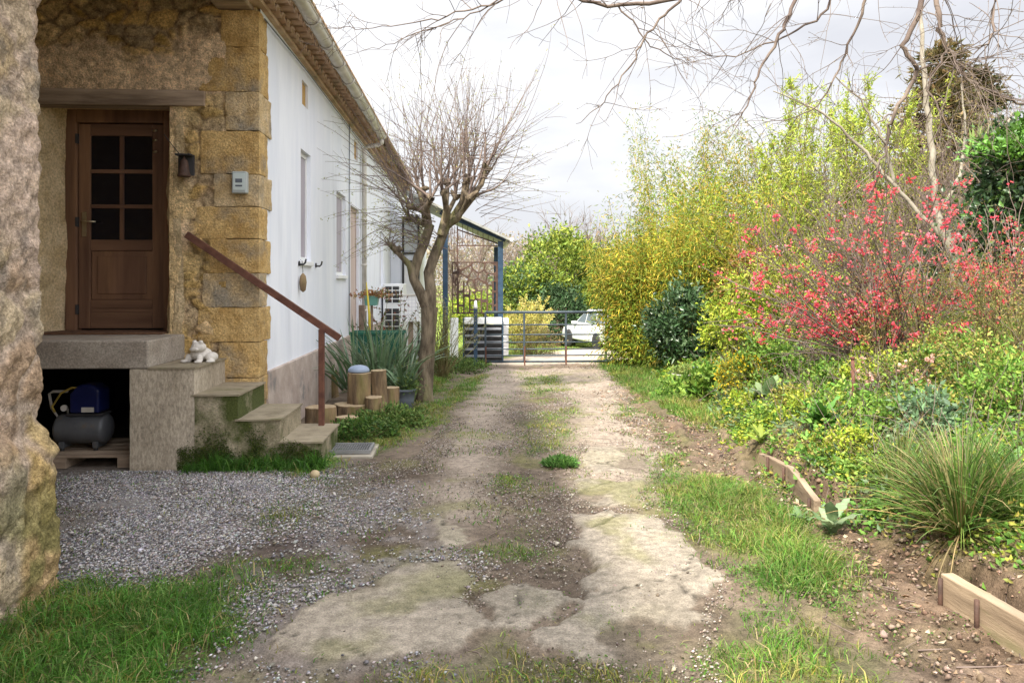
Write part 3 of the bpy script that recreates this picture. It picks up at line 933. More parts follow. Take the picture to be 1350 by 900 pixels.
def holed(y0, y1, z0, z1, hs, xf, depth):
    b = MB()
    Y_ = sorted({y0, y1, *[h[0] for h in hs], *[h[1] for h in hs]}); Z_ = sorted({z0, z1, *[h[2] for h in hs], *[h[3] for h in hs]})
    inh = lambda y, z: any(h[0] < y < h[1] and h[2] < z < h[3] for h in hs)
    for a, c in zip(Y_, Y_[1:]):
        for e, f in zip(Z_, Z_[1:]):
            if not inh((a + c) / 2, (e + f) / 2):
                b.quad((xf, a, e), (xf, c, e), (xf, c, f), (xf, a, f))
    for a, c, e, f in hs:
        q = xf - depth
        b.quad((xf, a, e), (xf, a, f), (q, a, f), (q, a, e)); b.quad((xf, c, e), (xf, c, f), (q, c, f), (q, c, e))
        b.quad((xf, a, e), (xf, c, e), (q, c, e), (q, a, e)); b.quad((xf, a, f), (xf, c, f), (q, c, f), (q, a, f))
    bmesh.ops.remove_doubles(b.bm, verts=b.bm.verts, dist=1e-4)
    return b


holed(7.06, 22, .655, 4.12, holes, WX - .004, .35).build('rendered_wall', M['white'], house)
MB().box(-2.3, -1.872, 7.25, 22, -1, .66).build('plinth', M['pinkstone'], house, bevel=.01, rough=.01)
MB().box(-2.6, -2.26, 7.1, 22, .6, 4.1).build('inner_wall', M['dark'], house)
MB().box(-9, -1.9, 22, 22.3, -1, 4.2).build('gable_wall', M['white'], house)
M['shutter'] = mat('grey_lilac_shutter', (.34, .31, .36), (.43, .40, .44), scale=6, rough=.7, bump=.2, bscale=20, stretch=(1, 1, .2))
M['pinkwood'] = mat('faded_pink_wood', (.46, .36, .32), (.56, .46, .42), scale=6, rough=.8, bump=.3, bscale=20, stretch=(1, 1, .15))
for (a, c, e, f), m in zip(holes[:3] + holes[5:], (M['shutter'], M['shutter'], M['pinkwood'], M['shutter'])):
    w = MB(); w.box(-1.99, -1.95, a + .004, a + .05, e + .004, f - .004); w.box(-1.99, -1.95, c - .05, c - .004, e + .004, f - .004)
    w.box(-1.988, -1.952, a + .052, c - .052, f - .055, f - .005); w.box(-1.988, -1.952, a + .052, c - .052, e + .005, e + .055)
    wo = w.build('window' if m is M['shutter'] else 'side_door', M['whitepaint'] if m is M['shutter'] else m, house)
    s = MB()
    k = 5
    for j in range(k):
        y0 = a + .054 + (c - a - .108) * j / k
        s.box(-1.984, -1.960, y0, y0 + (c - a - .108) / k - .006, e + .058, f - .058)
    s.build('shutter' if m is M['shutter'] else 'door_leaf', m, wo, bevel=.003)
    if m is M['shutter']:
        MB().box(-2.2, -1.87, a - .03, c + .03, e - .05, e + .003).build('sill', M['whitepaint'], wo, bevel=.006)
M['ochrebrick'] = mat('ochre_vent', (.40, .24, .08), (.50, .32, .12), scale=8, rough=.9)
for a, c, e, f in holes[3:5]:
    MB().box(-2.10, -1.935, a + .003, c - .003, e + .003, f - .003).build('vent', M['ochrebrick'], house)

# --- cornice of tile rows, roof, gutter
b = MB()
for row, (xo, zc) in enumerate(((-1.80, 4.075), (-1.70, 4.165))):
    y = 1.0 + .1 * row
    while y < 22:
        n = 7
        ring = []
        for x in (WX - .1, xo):
            for rr in (.085, .062):
                ring.append([b.bm.verts.new((x, y + .1 + rr * math.cos(PI * k / (n - 1)), zc + rr * math.sin(PI * k / (n - 1)) - .035)) for k in range(n)])
        o0, i0, o1, i1 = ring
        for k in range(n - 1):
            b.bm.faces.new((o0[k], o0[k + 1], o1[k + 1], o1[k])); b.bm.faces.new((i0[k], i0[k + 1], i1[k + 1], i1[k]))
            b.bm.faces.new((o1[k], o1[k + 1], i1[k + 1], i1[k]))
        y += .2
    b.box(WX - .1, xo - .012, 1, 22, zc + .052, zc + .075)
b.box(WX - .1, -1.85, 1, 22, 4.0, 4.036)
b.build('cornice', M['tile'], house)
# canal tile roof, wavy sheet with thickness
ysr = np.arange(-6, 22.35, .05); xr = np.array([-1.55, -1.56, -2.2, -3.5, -5.6])
A, B = np.meshgrid(xr, ysr, indexing='ij')
zz = 4.235 + (-1.55 - A) * .32 + .035 * np.abs(np.sin(B * PI / .2))
zz[0] -= .03
i = (np.arange(len(xr) - 1)[:, None] * len(ysr) + np.arange(len(ysr) - 1)[None]).ravel()
o = link('roof', npmesh('roof', np.stack([A.ravel(), B.ravel(), zz.ravel()], 1), np.stack([i, i + len(ysr), i + len(ysr) + 1, i + 1], 1)), M['tile'], house)
sm = o.modifiers.new('thick', 'SOLIDIFY'); sm.thickness = .03; sm.offset = -1
MB().prism([(-5.6, 5.60), (-9.8, 4.2), (-9.8, 4.1), (-5.6, 5.5)], lambda p: (p[0], -6, p[1]), lambda p: (p[0], 22.3, p[1])).build('rear_roof', M['tile'], house)
MB().box(-9.4, -9.1, -6, 22, -1, 4.3).build('rear_wall', M['stone'] if False else M['plaster'], house)
b = MB()
gx, gz, gr = -1.555, 4.12, .07
for (a0, a1) in ((PI, 2 * PI),):
    n = 9
    for sgn, rr in ((1, gr), (-1, gr - .006)):
        rows = [[b.bm.verts.new((gx + rr * math.cos(a0 + (a1 - a0) * k / (n - 1)), y, gz + rr * math.sin(a0 + (a1 - a0) * k / (n - 1)))) for k in range(n)] for y in (-5, 13.72)]
        for k in range(n - 1): b.bm.faces.new((rows[0][k], rows[0][k + 1], rows[1][k + 1], rows[1][k])).smooth = True
b.tube([(gx + gr, -5, gz), (gx + gr, 13.72, gz)], .009, 6); b.tube([(gx - gr, -5, gz), (gx - gr, 13.72, gz)], .006, 6)
gut = b.build('gutter', M['zinc'], house)
for y in np.arange(3.9, 13.8, .75):
    b = MB(); n = 9
    pts = [(gx + (gr + .006) * math.cos(PI + PI * k / (n - 1)), y, gz + (gr + .006) * math.sin(PI + PI * k / (n - 1))) for k in range(n)]
    b2 = [b.bm.verts.new((p[0], p[1] - .03, p[2])) for p in pts]; b3 = [b.bm.verts.new((p[0], p[1] + .03, p[2])) for p in pts]
    b2o = [b.bm.verts.new((gx + (p[0] - gx) * 1.12, p[1] - .03, gz + (p[2] - gz) * 1.12)) for p in pts]; b3o = [b.bm.verts.new((gx + (p[0] - gx) * 1.12, p[1] + .03, gz + (p[2] - gz) * 1.12)) for p in pts]
    for k in range(n - 1):
        b.bm.faces.new((b2o[k], b2o[k + 1], b3o[k + 1], b3o[k])); b.bm.faces.new((b2[k], b2[k + 1], b2o[k + 1], b2o[k])); b.bm.faces.new((b3[k], b3[k + 1], b3o[k + 1], b3o[k]))
    b.build('gutter_bracket', M['zinc'], gut)
b = MB()
b.tube([(gx, 13.66, 4.06), (gx, 13.66, 3.98), (gx - .05, 13.66, 3.95), (-1.80, 13.55, 3.9), (-1.84, 13.5, 3.84), (-1.84, 13.5, 3.7), (-1.84, 13.5, .4)], .042, 10)
for z in (3.4, 2.6, 1.8, 1.0): b.lathe([(.05, z - .02), (.05, z + .02)], (-1.84, 13.5, 0), 12)
b.build('downpipe', M['zinc'], house)
b = MB(); b.tube([(-1.87, 12.0, .7), (-1.87, 12.0, 2.4), (-1.87, 12.03, 3.98)], .008, 6)
b.tube([(-1.875, 7.1, 3.92), (-1.875, 9, 3.95), (-1.875, 12, 3.93), (-1.875, 16, 3.95)], .007, 6)
b.build('cable', M['greyplastic'], house)

# --- wing wall on the left (runs along the drive and ends at the porch)
s = np.concatenate([np.arange(0, 1.42, .016), 1.42 + np.arange(.012, .7, .02)])
zs = np.arange(-.12, 4.3, .018)
S, Zs = [a.ravel() for a in np.meshgrid(s, zs, indexing='ij')]
y0w, yc, rc = 2.45, 3.84, .03
arc = rc * PI / 2
sl = yc - rc - y0w
t1 = np.clip(S - sl, 0, arc) / arc * PI / 2
nxn = np.where(S < sl, 1, np.cos(t1)); nyn = np.where(S < sl, 0, np.sin(t1))
bx = -2.1 - rc + rc * nxn - np.clip(S - sl - arc, 0, 9)
by = np.minimum(y0w + S, yc - rc) + rc * nyn
u_ = S
pl = sst(.35, .5, fbm(S * 2.2, Zs * 1.6, None, 4, 90)) * .9
pl = np.maximum(pl * sst(.7, 1.0, Zs), sst(2.2, 2.5, Zs) * .35)
h, colr = rubble(S, Zs, 13, 3.2, 3.4, mortar=(.47, .37, .29), pl=pl, plc=(.52, .40, .32), pal=[(.44, .33, .17), (.50, .40, .27), (.40, .33, .25), (.52, .40, .22), (.38, .27, .18)])
h = h * .30 + (fbm(S * 18, Zs * 18, None, 5, 101) - .5) * .05 + (fbm(S * 4, Zs * 4, None, 3, 102) - .5) * .018
foot = 1 - sst(.68, .80, Zs + (fbm(S * 4, Zs * 2, None, 3, 7) - .5) * .12)
h += foot * .075
spots = (sst(.54, .62, fbm(S * 12, Zs * 9, None, 5, 5)) * sst(.45, .6, fbm(S * 2.5, Zs * 2, None, 3, 6)))[:, None] * .6
colr = colr * (1 - spots) + np.array((.22, .19, .16)) * spots
ochre = sst(.52, .62, fbm(S * 2.6 + 3, Zs * 1.3, None, 4, 15))[:, None] * .55 * foot[:, None]
colr = colr * (1 - ochre) + np.array((.45, .28, .08)) * ochre
mo = (sst(.47, .62, fbm(S * 4, Zs * 4, None, 4, 17)) * (1 - sst(.3, .9, Zs)))[:, None] * .75
colr = colr * (1 - mo) + np.array((.17, .17, .06)) * mo
vert = np.stack([bx + nxn * h, by + nyn * h, Zs], 1)
n_v = len(zs)
i = (np.arange(len(s) - 1)[:, None] * n_v + np.arange(n_v - 1)[None]).ravel()
link('wing_wall', npmesh('wing_wall', vert, np.stack([i, i + n_v, i + n_v + 1, i + 1], 1), colr, True), M['stone'], house)
MB().box(-2.75, -2.16, -6, 3.75, -.1, 4.25).build('wing_core', M['plaster'], house)
MB().box(-5.9, -5.6, -6, 7.5, -.1, 4.3).build('inner_wall', M['plaster'], house)
MB().box(-5.6, -2.76, 3.5, 3.75, -.1, 4.25).build('inner_wall', M['plaster'], house)

# ------------------------------------------------------------------ entrance steps
st = thing('entrance_steps', (-1.8, 6.6, 0), 'mossy concrete entrance steps with landing and rusty handrail at the wooden door', 'steps')
M['step'] = mat('mossy_concrete', (.21, .175, .115), (.38, .325, .23), scale=5, rough=.95, bump=.6, bscale=50, c3=(.065, .078, .02), s3=2.4, lo3=.42, hi3=.56, speck=70)
M['tread'] = mat('worn_tread', (.20, .165, .11), (.33, .28, .20), scale=6, rough=.95, bump=.5, bscale=60, c3=(.17, .15, .08), s3=3)
M['pier'] = mat('stained_cement', (.31, .26, .195), (.45, .385, .30), scale=4, rough=.92, bump=.5, bscale=50, c3=(.22, .18, .11), s3=2.4, stretch=(1, 1, .4), speck=70)
M['landing'] = mat('cement', (.26, .22, .18), (.38, .335, .28), scale=4, rough=.92, bump=.4, bscale=60, c3=(.34, .22, .15), s3=2, speck=70)
# landing slab
b = MB().box(-5.58, -2.55, 6.19, 7.36, .815, 1.035)
b.build('landing', M['landing'], st, bevel=.012, rough=.006)
xe = [-2.69, -2.19, -1.85, -1.52, -1.19]; zt = [.80, .81, .59, .39, .205]
for k in range(1, 5):
    xa = xe[k - 1] if k > 1 else -2.69
    b = MB().box(xa - (.0 if k == 1 else -.002), xe[k], 6.19 + .003 * k, 6.98, -.15, zt[k])
    bm = b.bm
    bmesh.ops.subdivide_edges(bm, edges=list(bm.edges), cuts=9, use_grid_fill=True)
    so_ = b.build('step', M['step'] if k > 1 else M['pier'], st, bevel=0, rough=.006, rs=6, smooth=False)
    tb_ = MB().box((xe[k - 1] - .02) if k > 1 else -2.545, xe[k] + .014, 6.178 + .002 * k, 6.985, zt[k] - .002, zt[k] + .012)
    bmesh.ops.subdivide_edges(tb_.bm, edges=list(tb_.bm.edges), cuts=7, use_grid_fill=True)
    tb_.build('tread', M['tread'], so_, rough=.004, rs=7)
MB().box(-2.68, -2.2, 6.19, 6.2, -.1, .8)
MB().box(-4.4, -4.2, 6.25, 7, -.1, .81).build('side_wall', M['landing'], st)
a = P(246, 309, 6.88); z = P(448, 446, 6.90)
rl = MB().bar(a, z, .045, .06).build('handrail', M['rust'], st, bevel=.003)
pb = P(424, 431, 6.9)
M['moss_step'] = M['step']
MB().bar((pb.x, 6.9, .19), (pb.x, 6.9, pb.z - .02), .05, .05, (0, 1, 0)).build('handrail_post', M['rust'], rl, bevel=.003)

# moss and grass growing on the steps' foot
mg_ = thing('step_moss', (-1.7, 6.15, 0), 'green moss and weeds growing up the front of the lower steps', 'moss')
n = 15000
x = rng.uniform(-2.32, -1.18, n); zz_ = np.abs(rng.normal(0, .15, n))
top = np.interp(x, [-2.4, -2.2, -2.0, -1.85, -1.5, -1.2], [.10, .28, .42, .40, .28, .14])
k = (zz_ < top) & (fbm(x * 7, zz_ * 7, None, 4, 58) + rng.normal(0, .05, n) > .40 + .25 * zz_)
x, zz_ = x[k], zz_[k]; n = len(x)
c_ = np.stack([x, 6.19 - rng.uniform(0, .012, n), zz_], 1)
d_ = np.stack([rng.normal(0, .6, n), -rng.uniform(.1, .6, n), rng.normal(.1, .6, n)], 1)
mossy = leaf_np(c_, d_, rng.uniform(.007, .018, n), rng.uniform(.005, .011, n), pick([(.05, .085, .016), (.085, .12, .02), (.04, .06, .015), (.12, .14, .03)], n))
n = 1500
x = rng.uniform(-2.25, -1.15, n); y = 6.165 - np.abs(rng.normal(0, .06, n))
b_ = np.stack([x, y, hz0(x, y)], 1); hh_ = rng.uniform(.05, .2, n) * (.4 + 1.1 * vn(x * 5, y * 5)) * np.interp(x, [-2.3, -2.0, -1.3, -1.1], [.5, 1, 1, .6])
v, f, q = merge([mossy, blades_np(b_, hh_, rng.uniform(.006, .011, n), rng.normal(0, .5, (n, 2)) * hh_[:, None], pick([(.06, .16, .02), (.09, .21, .03), (.05, .12, .02)], n))])
link('moss', npmesh('moss', v, f, q), M['leaf'], mg_)

# ------------------------------------------------------------------ doormat, lantern, box, ornaments
t = thing('doormat', (-3.3, 6.95, 1.037), 'thin dark brown doormat on the landing before the door', 'doormat')
MB().box(-3.86, -2.72, 6.9, 7.33, 1.037, 1.052).build('mat', mat('coir', (.10, .05, .03), (.17, .09, .05), scale=30, rough=1, bump=.5, bscale=120), t, bevel=.003)

def frog():
    p0 = P(263, 474, 6.62)
    L = Vector((p0.x, 6.62, .818))
    t = thing('animal_ornament', L, 'small pale stone toad ornament sitting on the top step', 'ornament')
    m = mat('pale_stone', (.52, .48, .43), (.66, .62, .57), scale=18, rough=.9, bump=.5, bscale=70)
    me = bpy.data.meshes.new('toad'); bm = bmesh.new()
    def ell(c, r, n=14):
        g = bmesh.ops.create_uvsphere(bm, u_segments=n, v_segments=n // 2 + 2, radius=1)
        for v in g['verts']: v.co = Vector((c[0] + v.co.x * r[0], c[1] + v.co.y * r[1], c[2] + v.co.z * r[2]))
    ell((-.01, .03, .065), (.085, .10, .062)); ell((.02, -.03, .13), (.062, .062, .048)); ell((.02, -.085, .115), (.045, .022, .018))
    for sx in (-1, 1):
        ell((.02 + sx * .035, -.04, .172), (.02, .02, .02)); ell((sx * .085, .05, .045), (.045, .065, .042))
        ell((sx * .06, -.06, .035), (.024, .03, .04)); ell((sx * .075, -.095, .014), (.034, .034, .014)); ell((sx * .12, -.0, .013), (.035, .045, .013))
    bm.to_mesh(me); bm.free()
    for p in me.polygons: p.use_smooth = True
    o = link('toad_body', me, m, t); o.location = (0, 0, 0); o.rotation_euler = (0, 0, R(-25))
    rm = o.modifiers.new('join', 'REMESH'); rm.mode = 'VOXEL'; rm.voxel_size = .006; rm.use_smooth_shade = True
frog()

M['rust_dark'] = mat('dark_rust', (.045, .028, .022), (.10, .055, .04), scale=14, rough=.7, bump=.3, bscale=60)
c_ = P(245, 219, 6.9)
t = thing('wall_lantern', c_, 'dark rusty bell shaped lantern on the wall right of the door', 'lantern')
b = MB().box(c_.x - .07, c_.x + .07, 6.905, 6.925, c_.z - .085, c_.z + .10); b.box(c_.x - .068, c_.x + .068, 6.82, 6.904, c_.z + .085, c_.z + .10)
b.build('back_plate', M['dark'], t, bevel=.003)
MB().lathe([(.055, -.10), (.058, -.09), (.045, -.06), (.038, 0), (.03, .04), (.012, .06), (.006, .085)], (c_.x, 6.86, c_.z), 16).build('bell', M['rust_dark'], t)
b = MB(); b.tube([c_ + Vector((-.05, 0, .1)), c_ + Vector((-.13, .0, .2)), c_ + Vector((-.19, .0, .28))], .004, 5); b.build('wire', M['dark'], t)

c_ = P(317, 241, 6.93)
t = thing('weather_box', c_, 'small pale grey box with a display fixed to the corner stones', 'thermometer')
MB().box(c_.x - .066, c_.x + .066, 6.885, 6.96, c_.z - .098, c_.z + .098).build('case', mat('grey_case', (.36, .40, .40), (.42, .45, .44), rough=.5), t, bevel=.012)
MB().box(c_.x - .05, c_.x + .05, 6.880, 6.884, c_.z - .07, c_.z + .08).build('face', mat('pale_face', (.50, .58, .58), (.56, .62, .6), rough=.3), t)
b = MB(); b.box(c_.x - .03, c_.x + .03, 6.877, 6.8795, c_.z - .005, c_.z + .03); b.box(c_.x - .03, c_.x + .03, 6.877, 6.8795, c_.z - .04, c_.z - .025)
b.build('marking', M['greyplastic'], t)

c_ = P(394, 372, 0.001); yb = 8.62
zo = EYE + .0 * yb
t = thing('hanging_ornament', (-1.87, yb, 1.5), 'small brown wicker ornament hanging on the white wall', 'ornament')
MB().lathe([(.005, -.11), (.03, -.09), (.042, 0), (.032, .07), (.008, .10)], (-1.855, yb, 1.5), 12).build('body', M['log_bark'], t)
MB().tube([(-1.885, yb, 1.75), (-1.865, yb, 1.74), (-1.855, yb, 1.60)], .003, 5).build('cord', M['dark'], t)
for y_, lab in ((8.62, 'little black iron hook above the wicker ornament'), (9.55, 'little black iron hook right of the wicker ornament')):
    t = thing('wall_hook', (-1.9, y_, 1.69), lab, 'hook', 'iron hooks on the white wall')
    MB().tube([(-1.90, y_, 1.70), (-1.85, y_, 1.70), (-1.83, y_, 1.72), (-1.82, y_, 1.76)], .011, 7).build('hook_arm', M['dark'], t)
    MB().lathe([(.03, 0), (.03, .01)], (-1.9, y_, 1.71), 10, 'x').build('hook_plate', M['dark'], t)

# ------------------------------------------------------------------ compressor on its pallet under the landing
t = thing('wooden_pallet', (-3.2, 6.6, 0), 'old wooden pallet lying under the landing', 'pallet')
for k in range(5):
    MB().box(-3.98, -2.74, 6.3 + .145 * k, 6.3 + .145 * k + .12, .085, .107).build('board', M['lintel'], t, bevel=.003)
for x_ in (-3.95, -3.34, -2.84):
    MB().box(x_, x_ + .1, 6.305, 7.0, .0, .084).build('block', M['lintel'], t, bevel=.003)
zb = .108; yk = 6.55; xk = -3.22
t = thing('air_compressor', (xk, yk, zb), 'grey and blue air compressor on the pallet under the landing', 'compressor')
m_t = mat('grey_tank', (.085, .09, .10), (.13, .135, .145), scale=6, rough=.45, metal=.2, c3=(.17, .12, .07), s3=5, lo3=.6, hi3=.72)
m_b = mat('blue_plastic', (.006, .010, .06), (.010, .016, .085), rough=.35)
pr = []
for k in range(7):
    a = PI / 2 * k / 6; pr.append((.125 * math.sin(a), -.23 + .06 * (1 - math.cos(a)) - .0))
pr += [(r_, -h_) for r_, h_ in pr[::-1]]
MB().lathe(pr, (xk, yk, zb + .17), 24, 'x').build('tank', m_t, t)
for x_ in (-.14, .13):
    MB().box(xk + x_ - .02, xk + x_ + .02, yk - .09, yk + .09, zb + .02, zb + .075).build('foot', m_t, t, bevel=.004)
    MB().lathe([(.018, 0), (.014, .022)], (xk + x_, yk - .07, zb), 10).build('rubber_foot', M['dark'], t)
MB().prism([(-.09, 0), (.15, 0), (.15, .19), (.09, .235), (-.02, .235), (-.09, .16)], lambda p: (xk + p[0] + .02, yk - .1, zb + .31 + p[1]), lambda p: (xk + p[0] + .02, yk + .1, zb + .31 + p[1])).build('motor_cover', m_b, t, bevel=.018)
MB().box(xk - .1, xk + .19, yk - .08, yk + .08, zb + .285, zb + .305).build('base_plate', M['dark'], t, bevel=.003)
MB().box(xk + .03, xk + .13, yk - .1045, yk - .1005, zb + .32, zb + .36).build('rating_plate', M['zinc'], t)
MB().tube([(xk - .19, yk, zb + .24), (xk - .26, yk, zb + .34), (xk - .28, yk, zb + .46), (xk - .25, yk, zb + .48), (xk - .13, yk, zb + .48)], .012, 8).build('carry_handle', M['zinc'], t)
MB().tube([(xk - .22, yk - .03, zb + .31), (xk - .24, yk - .03, zb + .36), (xk - .17, yk - .03, zb + .47), (xk - .08, yk - .03, zb + .515), (xk - .02, yk - .03, zb + .51)], .009, 8).build('hose', mat('yellow_hose', (.42, .30, .06), rough=.5), t)
b = MB().lathe([(.026, -.01), (.026, .012)], (xk - .13, yk - .06, zb + .35), 14, 'y'); b.tube([(xk - .13, yk - .05, zb + .35), (xk - .13, yk, zb + .33), (xk - .13, yk, zb + .28)], .009, 8)
b.build('gauge', M['zinc'], t)

# ------------------------------------------------------------------ ball, scraper grate
p = gpt(415, 629, .03)
t = thing('stone_ball', p, 'small round tan ball lying on the gravel below the steps', 'ball')
pts, F = rblock((.075, .075, .068), .033, 8, .003, 20, 3)
o = link('ball', npmesh('ball', pts, F, None, True), mat('tan_ball', (.36, .28, .16), (.46, .37, .23), scale=20, rough=.8), t, local=True)
M['grate'] = mat('galvanised_grate', (.20, .20, .20), (.30, .30, .30), rough=.5, metal=.3)
p = gpt(462, 598)
t = thing('boot_scraper_grate', p, 'ribbed grey metal grate on a small concrete base beside the lowest step', 'grate')
b = MB().box(p.x - .2, p.x + .22, p.y - .24, p.y + .28, -.05, p.z + .028); b.build('base', M['concrete'], t, bevel=.008, rough=.005)
b = MB()
gz0 = p.z + .03
for x_ in (-.185, .185): b.box(p.x + x_ - .008, p.x + x_ + .008, p.y - .16, p.y + .16, gz0, gz0 + .03)
for y_ in (-.155, .155): b.box(p.x - .175, p.x + .175, p.y + y_ - .008, p.y + y_ + .008, gz0 + .001, gz0 + .029)
b.build('rim', M['grate'], t)
b = MB()
for k in range(17): b.box(p.x - .165 + k * .0206 - .003, p.x - .165 + k * .0206 + .003, p.y - .145, p.y + .145, gz0 + .004, gz0 + .020)
b.build('bar', M['grate'], t)
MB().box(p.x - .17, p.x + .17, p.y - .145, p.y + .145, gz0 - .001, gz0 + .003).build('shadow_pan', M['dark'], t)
# ------------------------------------------------------------------ logs beside the wall
def log(px, py, dia, hgt, label, z0=None, xy=None, seed=0, tilt=0.):
    if xy is None:
        q = gpt(px, py); xy = (q.x, q.y)
    z = float(hz(*xy)) - .01 if z0 is None else z0
    t = thing('log_stump', (xy[0], xy[1], z), label, 'log', 'sawn logs set beside the steps')
    g = np.random.default_rng(seed)
    n, k = 44, 12
    ang = np.arange(n) * 2 * PI / n
    rad = dia / 2 * (1 + .10 * np.sin(ang * 2 + seed) + .05 * np.sin(ang * 5 + seed * 2))
    V = []
    for j in range(k + 1):
        h = hgt * j / k
        r = rad * (1.03 - .05 * j / k) * (1 + (vn(ang * 6 + seed * 7, np.full(n, h * 7)) - .5) * .17)
        V.append(np.stack([r * np.cos(ang) + tilt * h, r * np.sin(ang), np.full(n, h)], 1))
    V = np.concatenate(V)
    i = (np.arange(k)[:, None] * n + np.arange(n)[None]).ravel(); jn = (np.arange(k)[:, None] * n + (np.arange(n)[None] + 1) % n).ravel()
    F = np.stack([i, jn, jn + n, i + n], 1)
    b = npmesh('bark', V, F, None, True)
    link('bark', b, M['log_bark'], t, local=True)
    e = MB()
    top = [e.bm.verts.new(tuple(V[k * n + a] * np.array([.97, .97, 1]) + np.array([0, 0, .006]))) for a in range(n)]
    bot = [e.bm.verts.new(tuple(V[k * n + a] * np.array([1.0, 1.0, 1]) - np.array([0, 0, .004]))) for a in range(n)]
    e.bm.faces.new(top)
    for a in range(n): e.bm.faces.new((bot[a], bot[(a + 1) % n], top[(a + 1) % n], top[a]))
    e.build('cut_end', M['log_end'], t, local=True)
    return t, xy, z + hgt


log(423, 561, .30, .21, 'short wide log behind the foot of the handrail post', seed=1)
log(458, 572, .215, .185, 'smallest log, yellowish, standing in the weeds right of the lowest step', seed=2)
_, xyD, zD = log(463, 556, .36, .20, 'low broad log lying under the tall bark covered log', seed=3)
_, xyC, zC = log(0, 0, .27, .335, 'tall bark covered log on the broad one, with the blue dish on top', z0=zD, xy=(xyD[0] + .07, xyD[1] + .08), seed=4)
log(493, 557, .20, .29, 'narrow pale log between the broad log and the tall brown one', seed=5)
log(502, 553, .17, .56, 'tallest slim brown log leaning against the stacked logs', seed=6, tilt=-.05)
log(514, 543, .20, .30, 'yellow split log between the slim brown log and the grey pot', seed=7)
log(432, 523, .26, .34, 'square grey log close to the stone plinth behind the weeds', seed=8)
p = Vector((xyC[0], xyC[1], zC + .012))
t = thing('oval_dish', p, 'pale blue grey oval dish lying upside down on the tall log', 'dish')
MB().lathe([(.115, 0), (.12, .008), (.112, .035), (.085, .06), (.04, .072), (.0, .074)], p, 24).build('dish', mat('blue_grey_glaze', (.22, .27, .36), (.28, .33, .42), rough=.5), t)


# ------------------------------------------------------------------ sword leaved clumps
def sword_leaves(root, n, lmin, lmax, w, spread, pal, droop=.5, g=rng, name='leaves', m=None, base_r=.08):
    its = []
    V, F, C = [], [], []; b = 0
    for k in range(n):
        a = g.uniform(0, 2 * PI); tl = abs(g.normal(0, spread)); L = g.uniform(lmin, lmax)
        d = np.array([math.cos(a) * math.sin(tl), math.sin(a) * math.sin(tl), math.cos(tl)])
        p0 = np.array([math.cos(a), math.sin(a), 0]) * g.uniform(0, base_r)
        s = np.cross(d, [0, 0, 1.]); s = s / (np.linalg.norm(s) + 1e-6)
        s = s * math.cos(.6) + np.cross(s, d) * math.sin(.6) * g.choice([-1, 1])
        pts = []
        q = p0.copy(); dd = d.copy(); m_ = 7
        bend = droop * g.uniform(.2, 1.3) / m_
        for j in range(m_ + 1):
            ww = w * (1 - (j / m_) ** 2.2) * .5 + .0008
            pts += [q - s * ww, q + s * ww]
            dd = dd + np.array([math.cos(a), math.sin(a), -1.2]) * bend * (j / m_) * 1.6; dd /= np.linalg.norm(dd)
            q = q + dd * L / m_
        V += pts
        F += [(b + 2 * j, b + 2 * j + 1, b + 2 * j + 3, b + 2 * j + 2) for j in range(m_)]
        c = pick(pal, 1, g)[0]
        C += [c * (1 - .25 * (j == 0)) for j in range(m_ + 1) for _ in (0, 1)]
        b += 2 * (m_ + 1)
    return link(name, npmesh(name, np.array(V), np.array(F), np.array(C), True), m or M['leaf_gloss'], root, local=True)


IR = [(.11, .18, .085), (.12, .19, .10), (.07, .12, .055), (.16, .22, .13)]
for px_, py_, Y_, n_, lab in ((500, 505, 9.7, 60, 'largest clump of grey green sword leaves behind the logs'),
                              (470, 500, 9.9, 40, 'clump of sword leaves close to the white wall behind the stacked logs'),
                              (528, 500, 10.2, 36, 'clump of sword leaves between the big clump and the pollarded tree')):
    q = P(px_, py_, Y_); L = Vector((q.x, Y_, .12))
    t = thing('iris_clump', L, lab, 'iris', 'sword leaved plants behind the logs')
    sword_leaves(t, int(n_ * 1.5), .55, 1.05, .032, .5, IR, .75, base_r=.2)

# pot with a leafy plant
p = gpt(534, 538); pz = p.z
t = thing('plant_pot', p, 'blue grey plastic pot with strappy green plant at the foot of the tree', 'plant pot')
MB().lathe([(.098, 0), (.112, .12), (.125, .215), (.136, .216), (.138, .245), (.126, .246), (.12, .21), (.0, .205)], p, 26).build('pot', M['greyplastic'], t)
t2 = thing('potted_plant', p + Vector((0, 0, .2)), 'strappy green plant growing out of the blue grey pot', 'plant')
sword_leaves(t2, 26, .3, .55, .035, .5, IR, .6, base_r=.08)
n = 420
bb = rng.normal(0, 1, (n, 3)) * np.array([.08, .08, .06]) + np.array([.05, 0, .1])
v, f, q = leaf_np(bb, rng.normal(0, 1, (n, 3)) + np.array([0, 0, .4]), .045, .02, pick([(.10, .16, .04), (.16, .2, .06), (.07, .12, .03)], n))
link('small_leaves', npmesh('small_leaves', v, f, q), M['leaf'], t2, local=True)

